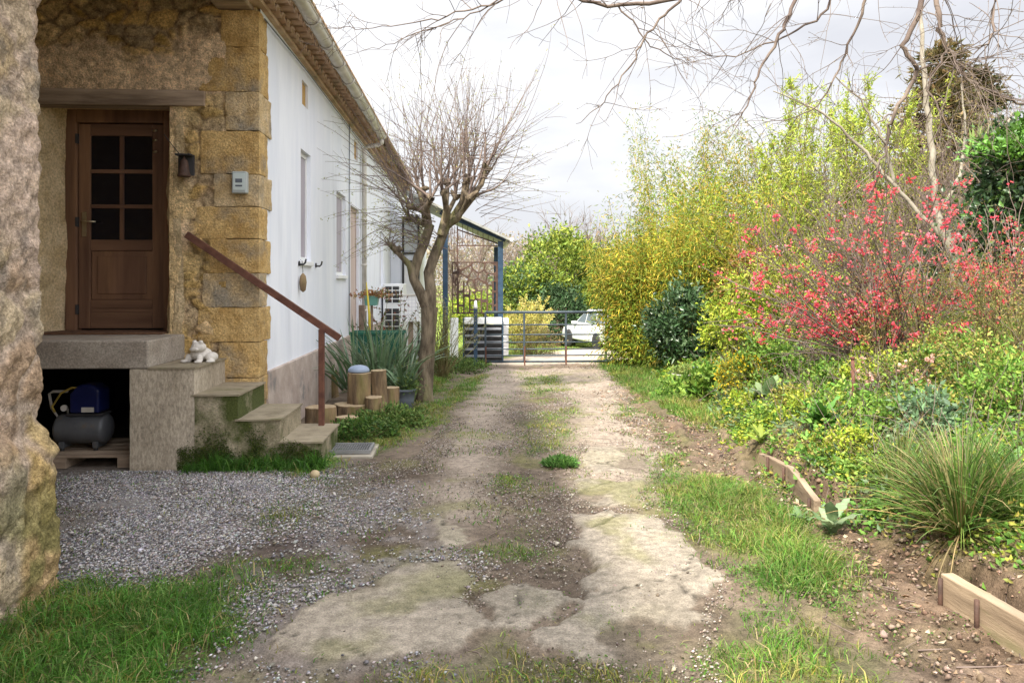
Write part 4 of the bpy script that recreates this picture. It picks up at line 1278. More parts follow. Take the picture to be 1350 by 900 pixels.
# green trough behind the iris
q = P(497, 437, 11.2)
t = thing('trough_planter', (q.x, 11.2, 0), 'long dark green trough planter behind the sword leaved plants', 'planter')
m_g = mat('green_plastic', (.012, .085, .055), (.02, .12, .075), rough=.45)
x0_, x1_ = P(464, 437, 11.2).x, P(532, 437, 11.2).x
b = MB().prism([(x0_ + .03, .38), (x1_ - .03, .38), (x1_, .76), (x0_, .76)], lambda p_: (p_[0], 11.05, p_[1]), lambda p_: (p_[0], 11.4, p_[1]))
b.build('trough', m_g, t, bevel=.01)
b = MB().box(x0_ - .02, x1_ + .02, 11.03, 11.07, .74, .785); b.box(x0_ - .02, x1_ + .02, 11.38, 11.42, .74, .785); b.build('rim', m_g, t, bevel=.006)
b = MB()
for x_ in (x0_ + .08, x1_ - .08): b.box(x_ - .03, x_ + .03, 11.1, 11.34, -.1, .379)
b.build('leg', M['oldwood'], t)

# teal flower box on a post with a rust coloured trailing plant
q = P(490, 396, 12.2)
t = thing('flower_box', (q.x, 12.2, 1.1), 'small turquoise flower box on a post with rust coloured trailing plant', 'flower box')
m_q = mat('turquoise', (.12, .30, .26), (.16, .36, .30), rough=.5)
zt_ = P(490, 390, 12.2).z
MB().prism([(q.x - .09, zt_ - .15), (q.x + .09, zt_ - .15), (q.x + .11, zt_), (q.x - .11, zt_)], lambda p_: (p_[0], 12.1, p_[1]), lambda p_: (p_[0], 12.32, p_[1])).build('box', m_q, t, bevel=.006)
MB().box(q.x - .02, q.x + .02, 12.19, 12.23, -.1, zt_ - .152).build('post', M['oldwood'], t)
n = 500
bb = rng.normal(0, 1, (n, 3)) * np.array([.15, .09, .035]) + np.array([q.x + .03, 12.2, zt_ + .02])
v, f, q2 = leaf_np(bb, rng.normal(0, 1, (n, 3)) + np.array([0, 0, -.1]), .05, .024, pick([(.36, .17, .08), (.28, .12, .05), (.42, .26, .12), (.2, .2, .06)], n))
link('trailing_leaves', npmesh('trailing_leaves', v, f, q2), M['leaf'], t)

q = P(486, 400, 11.8)
t = thing('garden_stake', (q.x, 11.8, 0), 'bright yellow stake standing behind the turquoise flower box', 'stake')
MB().tube([(q.x + .02, 11.8, -.1), (q.x + .01, 11.8, 1.0), (P(483, 372, 11.8).x, 11.8, P(483, 372, 11.8).z)], [.022, .02, .008], 8).build('stake', mat('yellow_paint', (.55, .42, .03), (.62, .5, .06), rough=.5), t)
q = P(477, 420, 12.6)
t = thing('wooden_post', (q.x, 12.6, 0), 'grey wooden post left of the yellow stake', 'post')
MB().box(q.x - .045, q.x + .045, 12.55, 12.64, -.1, P(477, 402, 12.6).z).build('post', M['oldwood'], t, bevel=.006)

# red leaved rose in front of the heat pump
def stems_plant(name, base, label, cat, nst, hgt, spread, pal, leaf, nleaf, stem_m=None, group=None, lw=.5, g=rng, r0=.007, wob=.14, grav=-.02, m=None, top_bias=1.0):
    t = thing(name, base, label, cat, group)
    its, C_, D_ = [], [], []
    for k in range(nst):
        a = g.uniform(0, 2 * PI); tl = abs(g.normal(0, spread))
        d = (math.cos(a) * math.sin(tl), math.sin(a) * math.sin(tl), math.cos(tl))
        pts, dd = wander(np.array([g.normal(0, .04), g.normal(0, .04), 0]), d, hgt * g.uniform(.65, 1.1), 8, wob, grav, g)
        its.append((pts, np.linspace(r0, r0 * .3, len(pts))))
        u_ = g.random(nleaf) ** (1 / (1 + top_bias)) * (len(pts) - 1.01)
        i_ = u_.astype(int); fr = (u_ - i_)[:, None]
        C_.append(pts[i_] * (1 - fr) + pts[i_ + 1] * fr + g.normal(0, .02, (nleaf, 3)))
        D_.append(g.normal(0, 1, (nleaf, 3)) + (pts[i_ + 1] - pts[i_]) * 3)
    v, f = tubes_np(its, 4)
    link('stems', npmesh('stems', v, f, None, True), stem_m or M['stem'], t, local=True)
    C_ = np.concatenate(C_); D_ = np.concatenate(D_); n = len(C_)
    v, f, q = leaf_np(C_, D_, leaf * g.uniform(.6, 1.3, n), leaf * lw * g.uniform(.7, 1.2, n), pick(pal, n, g), g=g)
    link('foliage', npmesh('foliage', v, f, q), m or M['leaf'], t, local=True)
    return t


q = P(516, 440, 13.0)
stems_plant('rose_bush', (q.x, 13.0, .1), 'reddish leaved rose bush in front of the heat pump', 'rose', 9, 1.25, .16, [(.16, .07, .04), (.12, .14, .04), (.22, .08, .05), (.10, .12, .05)], .06, 40, top_bias=.6)

# heat pump on the house wall
ya, yb2 = 16.6, 17.6
xa = -1.86; xb = P(531, 400, 16.6).x
t = thing('heat_pump', ((xa + xb) / 2, ya, .3), 'white outdoor heat pump unit with grille at the house wall', 'heat pump')
za, zb2 = P(515, 441, 16.6).z, P(515, 374, 16.6).z
MB().box(xa, xb, ya, yb2, za, zb2).build('casing', M['whitepaint'], t, bevel=.02)
b = MB(); xg0, xg1 = xa + .04, xb - .07
H_ = zb2 - za
for z0_, z1_ in ((za + H_ * .62, zb2 - .05), (za + .05, za + H_ * .52)):
    b.box(xg0, xg1, ya - .006, ya - .002, z0_, z1_)
b.build('grille_void', M['dark'], t)
b = MB()
for z0_, z1_ in ((za + H_ * .62, zb2 - .05), (za + .05, za + H_ * .52)):
    for k in range(5): 
        zz0 = z0_ + (z1_ - z0_) * k / 4
        b.box(xg0, xg1, ya - .014, ya - .007, zz0 - .008, zz0 + .008)
    for x_ in (xg0, (xg0 + xg1) / 2, xg1): b.box(x_ - .008, x_ + .008, ya - .0145, ya - .0075, z0_, z1_)
b.build('grille', M['whitepaint'], t)
b = MB().box(xa + .02, xb - .02, ya + .1, ya + .2, -.4, za - .001); b.box(xa + .02, xb - .02, yb2 - .2, yb2 - .1, -.4, za - .001); b.build('foot', M['concrete'], t)

q0, q1 = P(528, 424, 15.6), P(553, 390, 15.6)
t = thing('tiled_cabinet', ((q0.x + q1.x) / 2, 15.6, .5), 'white tiled box on a post between the heat pump and the tree', 'cabinet')
MB().box(q0.x, q1.x, 15.6, 16.0, q0.z, q1.z).build('case', M['whitepaint'], t, bevel=.004)
b = MB()
for k in range(1, 5): b.box(q0.x + (q1.x - q0.x) * k / 5 - .003, q0.x + (q1.x - q0.x) * k / 5 + .003, 15.597, 15.6, q0.z + .01, q1.z - .01)
for k in range(1, 7): b.box(q0.x + .01, q1.x - .01, 15.5965, 15.5995, q0.z + (q1.z - q0.z) * k / 7 - .003, q0.z + (q1.z - q0.z) * k / 7 + .003)
b.build('tile_joints', mat('joint', (.5, .5, .56), rough=.9), t)
MB().box(q0.x - .02, q1.x + .02, 15.58, 16.02, q1.z + .001, q1.z + .03).build('lid', M['zinc'], t)
xm_ = (q0.x + q1.x) / 2
MB().box(xm_ - .05, xm_ + .05, 15.75, 15.85, -.5, q0.z - .001).build('post', M['oldwood'], t)

# glazed lean-to corner of the house end
t = thing('glazed_bay', (-1.8, 18.6, .5), 'tall dark framed glazed bay on the house wall behind the tree', 'glazing')
a0, a1 = P(530, 400, 18.6), P(552, 285, 18.6)
b = MB()
for x_ in (a0.x, a1.x - .03): b.box(x_, x_ + .05, 18.6, 18.66, -.3, a1.z)
for z_ in (a1.z - .06, P(0, 334, 18.6).z, P(0, 345, 18.6).z): b.box(a0.x + .051, a1.x - .031, 18.602, 18.658, z_, z_ + .05)
b.build('frame', M['dark'], t)
m_gl = mat('bright_glass', (.42, .45, .48), (.5, .52, .54), rough=.12, spec=.6)
MB().box(a0.x + .052, a1.x - .032, 18.62, 18.64, P(0, 332, 18.6).z + .051, a1.z - .061).build('pane', m_gl, t)
MB().box(a0.x + .052, a1.x - .032, 18.62, 18.64, -.2, P(0, 346, 18.6).z).build('panel', M['whitepaint'], t)
MB().box(-1.9, a1.x, 18.66, 22, -.5, a1.z - .002).build('bay_wall', M['white'], t)

# ------------------------------------------------------------------ pergola with cut metal screen
YP = 17.5
gzp = float(hz0(0, YP))
t = thing('pergola', (.1, YP, gzp), 'blue steel pergola with sloping roof and rusty cut out metal screen beyond the gate', 'pergola')
xl, xr_ = P(587, 400, YP).x, P(660, 400, YP).x
zr, zl = P(660, 318, YP).z, P(587, 284, YP).z
for x_, z_, yy in ((xl, zl, YP), (xr_, zr, YP), (xr_, zr, 20.3)):
    MB().box(x_ - .06, x_ + .06, yy, yy + .12, -1.4, z_).build('post', M['bluesteel'], t, bevel=.008)
MB().bar((xl - .12, YP + .06, zl + .06 + .02), (xr_ + .12, YP + .06, zr + .06 - .03), .10, .10).build('beam', M['bluesteel'], t)
sl_ = (zr - zl) / (xr_ - xl)
b = MB()
xs_ = np.linspace(xl - .9, xr_ + .2, 40)
for k in range(39):
    za_, zb_ = zl + (xs_[k] - xl) * sl_ + .15, zl + (xs_[k + 1] - xl) * sl_ + .15
    b.quad((xs_[k], YP - .25, za_), (xs_[k + 1], YP - .25, zb_), (xs_[k + 1], 20.6, zb_), (xs_[k], 20.6, za_))
bmesh.ops.remove_doubles(b.bm, verts=b.bm.verts, dist=1e-4)
o = b.build('roof_sheet', mat('grey_roof_sheet', (.22, .23, .22), (.34, .34, .31), scale=5, rough=.6, c3=(.14, .13, .09), s3=2), t)
m_ = o.modifiers.new('thick', 'SOLIDIFY'); m_.thickness = .05
MB().tube([(xr_ + .24, YP - .25, zr + .03), (xr_ + .24, 20.6, zr + .03)], .05, 10).build('roof_gutter', M['zinc'], t)
# welded rods under the roof
b = MB()
zt0, ztb = P(0, 318, YP).z, P(0, 322, YP).z
xc0 = P(603, 400, YP).x
for k in range(9):
    x_ = xc0 + (xr_ - .05 - xc0) * k / 8
    ztop = zl + (x_ - xl) * sl_ + .0
    b.bar((x_, YP + .05, ztb), (x_, YP + .05, max(ztop, ztb + .02)), .012, .012, (0, 1, 0))
b.bar((xc0, YP + .05, ztb), (xr_ - .07, YP + .05, ztb), .025, .025)
b.bar((xc0, YP + .05, P(0, 300, YP).z), (xr_ - .07, YP + .05, zr - .05), .03, .03)
b.bar((xc0, YP + .05, P(0, 412, YP).z), (xc0, YP + .05, P(0, 296, YP).z), .03, .03, (0, 1, 0))
g_ = np.random.default_rng(5)
for k in range(34):
    x_ = g_.uniform(xl + .05, xc0 + .05); z_ = g_.uniform(P(0, 395, YP).z, P(0, 300, YP).z)
    d_ = (.0, .16) if k % 2 else (.14, .0)
    b.bar((x_, YP + .05, z_), (x_ + d_[0], YP + .05, z_ + d_[1]), .010, .010, (0, 1, 0))
for x_ in np.linspace(xl + .08, xc0, 4): b.bar((x_, YP + .052, P(0, 400, YP).z), (x_, YP + .052, P(0, 296, YP).z), .010, .010, (0, 1, 0))
b.build('rod_lattice', M['rust_dark'], t)
# cut out screen
x0_, x1_ = P(596, 400, YP).x, P(657, 400, YP).x
z0_, z1_ = P(0, 415, YP).z, P(0, 344, YP).z
nx_, nz_ = 150, 170
A, B = np.meshgrid(np.linspace(x0_, x1_, nx_), np.linspace(z0_, z1_, nz_), indexing='ij')
a_, b_ = A.ravel(), B.ravel()
f1, f2, _ = worley(a_ * 4.6 + .2, b_ * 4.6, 9)
web = (f2 - f1) < .17
hh_ = (b_ - z0_) / (z1_ - z0_)
rx = (a_ - x0_) / .135; rz = (b_ - z0_ + .13 * (np.floor(rx) % 2)) / (.22 + .1 * (np.floor(rx) % 3))
rect = (np.abs(rx - np.round(rx)) < .17) | (np.abs(rz - np.round(rz)) < .09)
lowm = hh_ + .14 * np.sin(a_ * 9) < .5
keep = np.where(lowm, rect, web) | (a_ < x0_ + .03) | (a_ > x1_ - .06) | (b_ > z1_ - .03) | (b_ < z0_ + .03)
i = (np.arange(nx_ - 1)[:, None] * nz_ + np.arange(nz_ - 1)[None]).ravel()
F = np.stack([i, i + nz_, i + nz_ + 1, i + 1], 1)
F = F[keep[F].sum(1) >= 3]
o = link('cut_screen', npmesh('cut_screen', np.stack([a_, np.full_like(a_, YP + .06), b_], 1), F), M['rust_dark'], t)
m_ = o.modifiers.new('thick', 'SOLIDIFY'); m_.thickness = .012

M['greyslat'] = mat('grey_slat', (.17, .18, .21), (.26, .27, .30), scale=6, rough=.7)
# counter of slats below the screen
YC = 17.0
gzc = float(hz0(0, YC))
t = thing('slatted_counter', (.1, YC, gzc), 'white topped counter with grey slats under the rusty screen', 'counter')
xa_, xb_ = P(612, 440, YC).x, P(662, 440, YC).x
zt2 = P(0, 421, YC).z
MB().box(xa_, xb_, YC, YC + .45, zt2 - .13, zt2).build('top', M['whitepaint'], t, bevel=.006)
b = MB()
for k in range(5):
    z_ = zt2 - .23 - k * .152
    MB().box(xa_ + .02, xb_ - .02, YC + .003, YC + .03, z_ - .035, z_ + .018).build('slat', M['greyslat'], t, bevel=.003)
for x_ in (xa_ - .03, xb_ + .002): MB().box(x_, x_ + .028, YC + .002, YC + .06, -.6, zt2).build('upright', M['bluesteel'], t)
MB().box(xa_, xb_, YC + .2, YC + .22, -.6, zt2 - .151).build('back', M['dark'], t)
xw0, xw1 = P(593, 440, YC).x, P(604, 440, YC).x
MB().box(xw0, xw1, YC + .01, YC + .4, -.6, zt2 - .01).build('side_panel', M['whitepaint'], t)
xw0, xw1 = P(663.5, 440, YC).x, P(671, 440, YC).x
MB().box(xw0, xw1, YC + .2, YC + .5, -.18, zt2 - .02).build('side_panel', M['whitepaint'], t)

# ------------------------------------------------------------------ gate
YG = 15.0
gxl = P(640, 440, YG).x; gxr = P(852, 440, YG).x
gzg = float(hz(.5, YG))
t = thing('metal_gate', (gxl, YG, gzg), 'wide grey blue tubular metal field gate across the drive', 'gate')
ZY = lambda y_: P(690, y_, YG).z
def rail(y_, r, name='rail'):
    MB().tube([(gxl, YG, ZY(y_)), (gxr, YG, ZY(y_))], r, 8).build(name, M['gatesteel'], t)
rail(411.6, .028, 'top_rail')
for y_ in (428, 441, 451, 460, 468.5): rail(y_, .0135)
rail(476.5, .022, 'bottom_rail')
for px_ in (640, 691, 746, 799, 851):
    x_ = P(px_, 440, YG).x
    MB().bar((x_, YG, ZY(477)), (x_, YG, ZY(411.2)), .04, .036, (0, 1, 0)).build('upright', M['gatesteel'], t, bevel=.003)
for px_, y0_ in ((640.5, 486), (691.5, 484), (746, 482.5)):
    x_ = P(px_, 440, YG).x
    MB().bar((x_, YG - .035, ZY(y0_)), (x_, YG - .035, ZY(456)), .026, .026, (0, 1, 0)).build('drop_bolt', M['rust'], t)
MB().tube([(gxl - .02, YG + .02, ZY(484)), (P(756, 440, YG).x, YG + .02, ZY(482))], .018, 8).build('ground_bar', M['dark'], t)
xp = P(627, 440, YG).x
t = thing('gate_post', (xp, YG, gzg), 'dark blue steel gate post with small white cap', 'gate post')
MB().bar((xp, YG, gzg - .2), (xp, YG, ZY(407)), .075, .075, (0, 1, 0)).build('post', M['bluesteel'], t, bevel=.006)
MB().lathe([(.03, 0), (.045, .03), (.03, .1), (.02, .16), (.0, .17)], (xp, YG, ZY(407)), 14).build('cap', M['whitepaint'], t)
xp2 = gxr + .08
t = thing('gate_post', (xp2, YG, gzg), 'grey blue gate post hidden in the bamboo', 'gate post')
MB().bar((xp2, YG, gzg - .2), (xp2, YG, ZY(405)), .08, .08, (0, 1, 0)).build('post', M['gatesteel'], t, bevel=.006)

# ------------------------------------------------------------------ parked car
def car():
    Yc = 31.0
    q = P(793, 459, Yc); gz_ = float(hz0(q.x, Yc))
    t = thing('parked_car', (q.x, Yc, gz_), 'white estate car parked on the grass beyond the gate', 'car')
    t.rotation_euler = (0, 0, R(106))      # local +x is the front
    mp = mat('white_car_paint', (.60, .60, .63), rough=.3, spec=.5, coat=.6)
    L = .0
    prof = [(-2.12, .42), (-2.16, .62), (-2.10, .95), (-1.95, 1.02), (.75, .99), (1.75, .86), (2.05, .70), (2.12, .48), (2.05, .32), (-2.05, .32)]
    b = MB().prism(prof, lambda p: (p[0], -.88, p[1]), lambda p: (p[0], .88, p[1]))
    b.build('body', mp, t, bevel=.06, seg=3, local=True, smooth=True)
    b = MB()
    lo = [(-2.02, -.80), (1.0, -.80), (1.0, .80), (-2.02, .80)]; hi = [(-1.72, -.62), (.05, -.62), (.05, .62), (-1.72, .62)]
    lv = [b.bm.verts.new((x, y, .985)) for x, y in lo]; hv = [b.bm.verts.new((x, y, 1.60)) for x, y in hi]
    b.bm.faces.new(lv); b.bm.faces.new(hv)
    for k in range(4): b.bm.faces.new((lv[k], lv[(k + 1) % 4], hv[(k + 1) % 4], hv[k]))
    b.build('cabin', mp, t, bevel=.05, seg=3, local=True, smooth=True)
    gl = mat('car_glass', (.10, .12, .14), rough=.05, spec=.9)
    def pane(pts, name='window'):
        c = sum((Vector(p) for p in pts), Vector()) / len(pts)
        n = (Vector(pts[1]) - Vector(pts[0])).cross(Vector(pts[2]) - Vector(pts[0])).normalized()
        if n.dot(c - Vector((-.5, 0, 1.1))) < 0: n = -n
        MB().prism(pts, lambda p: Vector(p) + n * .004, lambda p: Vector(p) + n * .012).build(name, gl, t, local=True)
    f = lambda x0, x1, z, y0=None: None
    for s in (-1, 1):
        yy = lambda z: s * (.80 - .18 * (z - .985) / .615)
        for xa, xb, xc, xd in ((-1.84, -1.05, -1.05, -1.68), (-.98, -.15, -.15, -.98), (-.08, .72, .12, -.08)):
            pane([(xa, yy(1.06), 1.06), (xb, yy(1.06), 1.06), (xc, yy(1.50), 1.50), (xd, yy(1.50), 1.50)])
    pane([(-1.975, -.68, 1.06), (-1.975, .68, 1.06), (-1.765, .56, 1.50), (-1.765, -.56, 1.50)], 'rear_window')
    pane([(.86, -.68, 1.06), (.86, .68, 1.06), (.185, .56, 1.50), (.185, -.56, 1.50)], 'windscreen')
    tyre = mat('tyre_rubber', (.02, .02, .02), rough=.9)
    for x_ in (-1.32, 1.32):
        for s in (-1, 1):
            w = MB().lathe([(.20, -.1), (.31, -.1), (.33, -.07), (.33, .07), (.31, .1), (.20, .1)], (x_, s * .80, .33), 24, 'y').build('wheel', tyre, t, local=True)
            b = MB().lathe([(.0, s * .095), (.19, s * .095), (.21, s * .085)], (x_, s * .80, .33), 20, 'y')
            b.build('rim', M['zinc'], w, local=True)
            MB().lathe([(.37, s * .004), (.37, s * .010), (.0, s * .010)], (x_, s * .88, .36), 24, 'y').build('wheel_arch', M['dark'], t, local=True)
    red = mat('tail_red', (.45, .02, .02), rough=.25)
    for s in (-1, 1):
        MB().box(-2.175, -2.06, s * .80 - .08, s * .80 + .08, .70, 1.0).build('tail_light', red, t, bevel=.02, local=True)
        MB().box(1.95, 2.09, s * .68 - .14, s * .68 + .14, .62, .78).build('headlight', M['zinc'], t, bevel=.03, local=True)
        MB().box(.55, .72, s * .97 - .09, s * .97 + .09, .98, 1.10).build('mirror', mp, t, bevel=.03, local=True)
    MB().box(-2.22, -2.0, -.84, .84, .36, .60).build('rear_bumper', M['dark'], t, bevel=.04, local=True)
    MB().box(-2.19, -2.17, -.26, .26, .66, .77).build('number_plate', M['whitepaint'], t, local=True)
car()

# ------------------------------------------------------------------ timber boards edging the bed
def edging(pa, pb, ha, hb, label, hgt=.17, th=.045, stakes=()):
    a, b_ = Vector((*pa, 0)), Vector((*pb, 0))
    za, zb = float(hz0(a.x - .12, a.y)), float(hz0(b_.x - .12, b_.y))
    t = thing('timber_edging', (a.x, a.y, za), label, 'board')
    n = 18
    d = (b_ - a); nn = Vector((d.y, -d.x, 0)).normalized()
    bm = MB()
    prev = None
    for k in range(n + 1):
        f = k / n; c_ = a + d * f; z = za + (zb - za) * f
        top = z + ha + (hb - ha) * f + .006 * math.sin(f * 4 + hgt * 30)
        ring = [bm.bm.verts.new((c_.x + nn.x * o_, c_.y + nn.y * o_, zz)) for o_, zz in ((-th / 2, z - .08), (th / 2, z - .08), (th / 2, top), (-th / 2, top))]
        if prev:
            for j in range(4): bm.bm.faces.new((prev[j], prev[(j + 1) % 4], ring[(j + 1) % 4], ring[j]))
        else: bm.bm.faces.new(ring[::-1])
        prev = ring
    bm.bm.faces.new(prev)
    bm.build('board', M['timber'], t, bevel=.006, rough=.004, rs=12)
    for f in stakes:
        c_ = a + d * f; z = za + (zb - za) * f
        s_ = 1 if nn.x < 0 else -1
        o_ = c_ + nn * s_ * (th / 2 + .013)
        MB().tube([(o_.x, o_.y, z - .05), (o_.x, o_.y, z + ha * .86)], .011, 7).build('peg', M['rust_dark'], t)
gA = G(1248, 800); gB = G(1345, 862)
dvec = (gB - gA); 
edging(tuple(gA), tuple(gA + dvec * 1.9), .165, .15, 'thick nearest edging board with mossy top at the lower right of the bed', th=.06, stakes=(.02, .30))
a_ = G(1078, 678); m_ = G(1042, 640); b_ = G(1004, 600)
edging(tuple(a_), tuple(m_), .10, .15, 'middle edging board beside the grey woolly leaved plant', stakes=(.1,))
edging(tuple(m_ + (b_ - m_) * .02), tuple(b_), .15, .10, 'farthest edging board, dropping into the yellow green leaves', stakes=(.05, .6))

# rusty stakes
for px_, py_, top, lab in ((1127, 540, 472, 'rusty brown metal stake standing in front of the red flowering shrub'), (1068, 525, 497, 'short dark stake left of the tall rusty stake')):
    q = gpt(px_, py_)
    tp_ = P(px_ - 3, top, q.y)
    t = thing('metal_stake', q, lab, 'stake')
    MB().tube([(q.x, q.y, q.z - .1), (tp_.x, q.y, tp_.z)], .016, 8).build('stake', M['rust'] if top < 490 else M['oldwood'], t)
    MB().lathe([(.021, -.01), (.021, .012)], (tp_.x, q.y, tp_.z), 10).build('collar', M['rust'], t)

# metal basin used as a planter
q = gpt(902, 507)
t = thing('basin_planter', q, 'old grey metal basin used as planter beside the grass strip', 'planter')
MB().lathe([(.10, 0), (.125, .03), (.165, .16), (.185, .165), (.186, .18), (.16, .175), (.15, .15), (.0, .15)], q, 26).build('basin', M['zinc'], t)
n = 500
bb = rng.normal(0, 1, (n, 3)) * np.array([.09, .09, .05]) + np.array([q.x, q.y, q.z + .2])
v, f, q2 = leaf_np(bb, rng.normal(0, 1, (n, 3)) + np.array([0, 0, .5]), .06, .02, pick([(.18, .24, .06), (.25, .30, .08), (.12, .18, .04)], n))
t = thing('basin_plant', (q.x, q.y, q.z + .16), 'pale green low plant growing in the old metal basin', 'plant')
link('leaves', npmesh('leaves', v, f, q2), M['leaf'], t)
q = gpt(921, 500)
t = thing('small_pot', q, 'small blue grey pot behind the metal basin', 'pot')
MB().lathe([(.05, 0), (.07, .18), (.078, .182), (.078, .2), (.066, .2), (.06, .17), (0, .17)], q, 20).build('pot', M['greyplastic'], t)
# ------------------------------------------------------------------ shrubs and trees
def cloud_pts(n, centre, rad, g, nclump=60, surf=.55, cl=.16):
    """leaf positions gathered in clumps through an ellipsoid"""
    d = g.normal(size=(nclump, 3)); d /= np.linalg.norm(d, axis=1, keepdims=True)
    r = g.random(nclump) ** (1 / 3); r = np.where(g.random(nclump) < surf, g.uniform(.78, 1.05, nclump), r)
    cc = d * r[:, None]
    k = g.integers(0, nclump, n)
    p = cc[k] + g.normal(0, cl, (n, 3))
    return np.asarray(centre) + p * np.asarray(rad), k, np.asarray(centre) + cc * np.asarray(rad), p


def shrub(name, base, rad, label, cat, n, leaf, lw, pal, seed, nclump=70, surf=.6, cl=.15, m=None, group=None, up=.2, lift=1.0, stem=None, ns=None, flowers=None, out=.6):
    """base = ground point; crown centre sits rad.z*lift above it"""
    g = np.random.default_rng(seed)
    t = thing(name, base, label, cat, group)
    base = np.asarray(base, float); rad = np.asarray(rad, float)
    cen = np.array([0, 0, rad[2] * lift])
    p, k, cc, un = cloud_pts(n, cen, rad, g, nclump, surf, cl)
    keep = p[:, 2] > -.02
    p, k, un = p[keep], k[keep], un[keep]; n = len(p)
    tone = g.normal(0, .16, nclump)[k]
    col = pick(pal, n, g) * (1 + tone)[:, None]
    d = g.normal(0, 1, (n, 3)) * .9 + un * out + np.array([0, 0, up])
    v, f, c = leaf_np(p, d, leaf * g.uniform(.4, 1.6, n), leaf * lw * g.uniform(.7, 1.25, n), np.clip(col, .004, .8), g=g)
    link('foliage', npmesh('foliage', v, f, c), m or M['leaf'], t, local=True)
    its = []
    ns = ns or min(26, nclump)
    for j in range(ns):
        e = cc[j % len(cc)]
        b0 = np.array([e[0] * .25, e[1] * .25, -.05]) + g.normal(0, .02, 3)
        mid = (b0 + e) / 2 + g.normal(0, .06, 3) * rad
        its.append(([b0, mid * [.8, .8, 1], e], [.006 + .008 * rad[2], .005 + .004 * rad[2], .003]))
    v, f = tubes_np(its, 5)
    link('stems', npmesh('stems', v, f, None, True), stem or M['stem'], t, local=True)
    if flowers:
        nf, fp, fs, fm = flowers
        i_ = g.integers(0, n, nf)
        v, f, c = leaf_np(p[i_] + un[i_] * .04, g.normal(0, 1, (nf, 3)) + un[i_], fs, fs * .8, pick(fp, nf, g), g=g)
        link('flowers', npmesh('flowers', v, f, c), fm, t, local=True)
    return t


def at(px, Y, dz=0.):
    x = P(px, 372, Y).x
    return np.array([x, Y, float(hz0(x, Y)) + dz])


# --- pollarded tree by the house -----------------------------------------
g = np.random.default_rng(21)
YT = 10.05
tb = at(560, YT)
t = thing('pollard_tree', tb, 'pollarded tree with knotty trunk and fan of bare upright twigs beside the white house', 'tree')
W_ = lambda px, py, dy=0.: np.array(P(px, py, YT + dy)) - tb
trunk = [([W_(558, 540), W_(560, 515), W_(562, 480), W_(564, 440), W_(566, 405)], [.15, .112, .10, .098, .112]),
         ([W_(566, 408), W_(568, 385), W_(566, 360, .05), W_(574, 335, .08), W_(588, 300, .1)], [.09, .074, .068, .068, .058]),
         ([W_(564, 405), W_(555, 388, -.05), W_(545, 368, -.08), W_(540, 350, -.1), W_(530, 338, -.12), W_(516, 324, -.14)], [.088, .072, .062, .05, .036, .045]),
         ([W_(545, 365, -.05), W_(552, 340, -.02), W_(560, 318, 0), W_(567, 296, .0)], [.06, .064, .07, .07])]
heads = []
def limb(a, b, r0, r1, off):
    m_ = (a + b) / 2 + g.normal(0, .05, 3); m_[1] += off * .5
    e = b.copy(); e[1] += off
    trunk.append(([a, m_, e], [r0, (r0 + r1) / 2, r1])); heads.append(e)
for (a, b, off) in ((W_(588, 300, .1), W_(618, 262), -.2), (W_(588, 300, .1), W_(618, 236), .25), (W_(588, 300, .1), W_(600, 255), .45), (W_(586, 306, .1), W_(585, 258), -.3),
                    (W_(567, 296), W_(560, 262), .2), (W_(567, 296), W_(545, 275), -.2), (W_(567, 296), W_(570, 265), -.35), (W_(588, 302, .1), W_(628, 258), -.1), (W_(567, 300), W_(538, 285), .3),
                    (W_(588, 300, .1), W_(612, 240), .05), (W_(580, 310), W_(590, 240), .15), (W_(618, 262, -.2), W_(640, 225), -.2), (W_(560, 300), W_(552, 250), 0.)):
    limb(a, b, .042, .028, off)
for k in range(34):   # knuckles
    e = heads[k % len(heads)] if k < 26 else (W_(516, 324, -.14) if k % 2 else W_(522, 330, -.13))
    d = g.normal(0, 1, 3); d[2] = abs(d[2]) * .8; d /= np.linalg.norm(d)
    L_ = g.uniform(.05, .15)
    trunk.append(([e - d * .03, e + d * L_ * .6, e + d * L_], [.035, .03, .012]))
v, f = tubes_np(trunk, 12)
me = npmesh('trunk', v, f, None, True)
vv = v.copy()
for k in range(3):
    vv[:, k] += (fbm(v[:, 0] * 9 + k * 7, v[:, 1] * 9, v[:, 2] * 6, 4, 60 + k) - .5) * .055
me.vertices.foreach_set('co', vv.astype(np.float32).ravel()); me.update()
link('trunk', me, M['bark'], t, local=True)
tw, bud = [], []
mids = []
for e_ in heads:
    for _ in range(3):
        fan = g.normal((e_[0] - .3) * .75 - .08, .36)
        pts, d = wander(e_, (math.sin(fan), g.normal(0, .3), math.cos(fan)), g.uniform(.35, .8), 7, .09, .03, g)
        tw.append((pts, np.linspace(.021, .008, 8))); mids.append(pts)
for k in range(265):
    md = mids[g.integers(0, len(mids))]; e = md[g.integers(1, 8)]
    fan = g.normal((e[0] - .3) * .7 - .04, .42); dep = g.normal(0, .4)
    if g.random() < .14: fan = g.choice([-1, 1]) * g.uniform(.9, 1.6)
    L_ = g.uniform(.5, 1.65) * (1.0 if abs(fan) < .7 else .85)
    pts, d = wander(e, (math.sin(fan), math.sin(dep) * .7, math.cos(fan) * math.cos(dep)), L_, 9, .07, .02 if abs(fan) < .9 else -.02, g)
    tw.append((pts, np.linspace(.0052, .0015, len(pts))))
    for j in range(g.integers(0, 4)):
        i_ = g.integers(3, 9)
        p2, _ = wander(pts[i_], d + g.normal(0, .6, 3), g.uniform(.12, .4), 4, .08, .0, g)
        tw.append((p2, np.linspace(.003, .0015, len(p2))))
    for j in range(g.integers(1, 6)): bud.append(pts[g.integers(4, 10)])
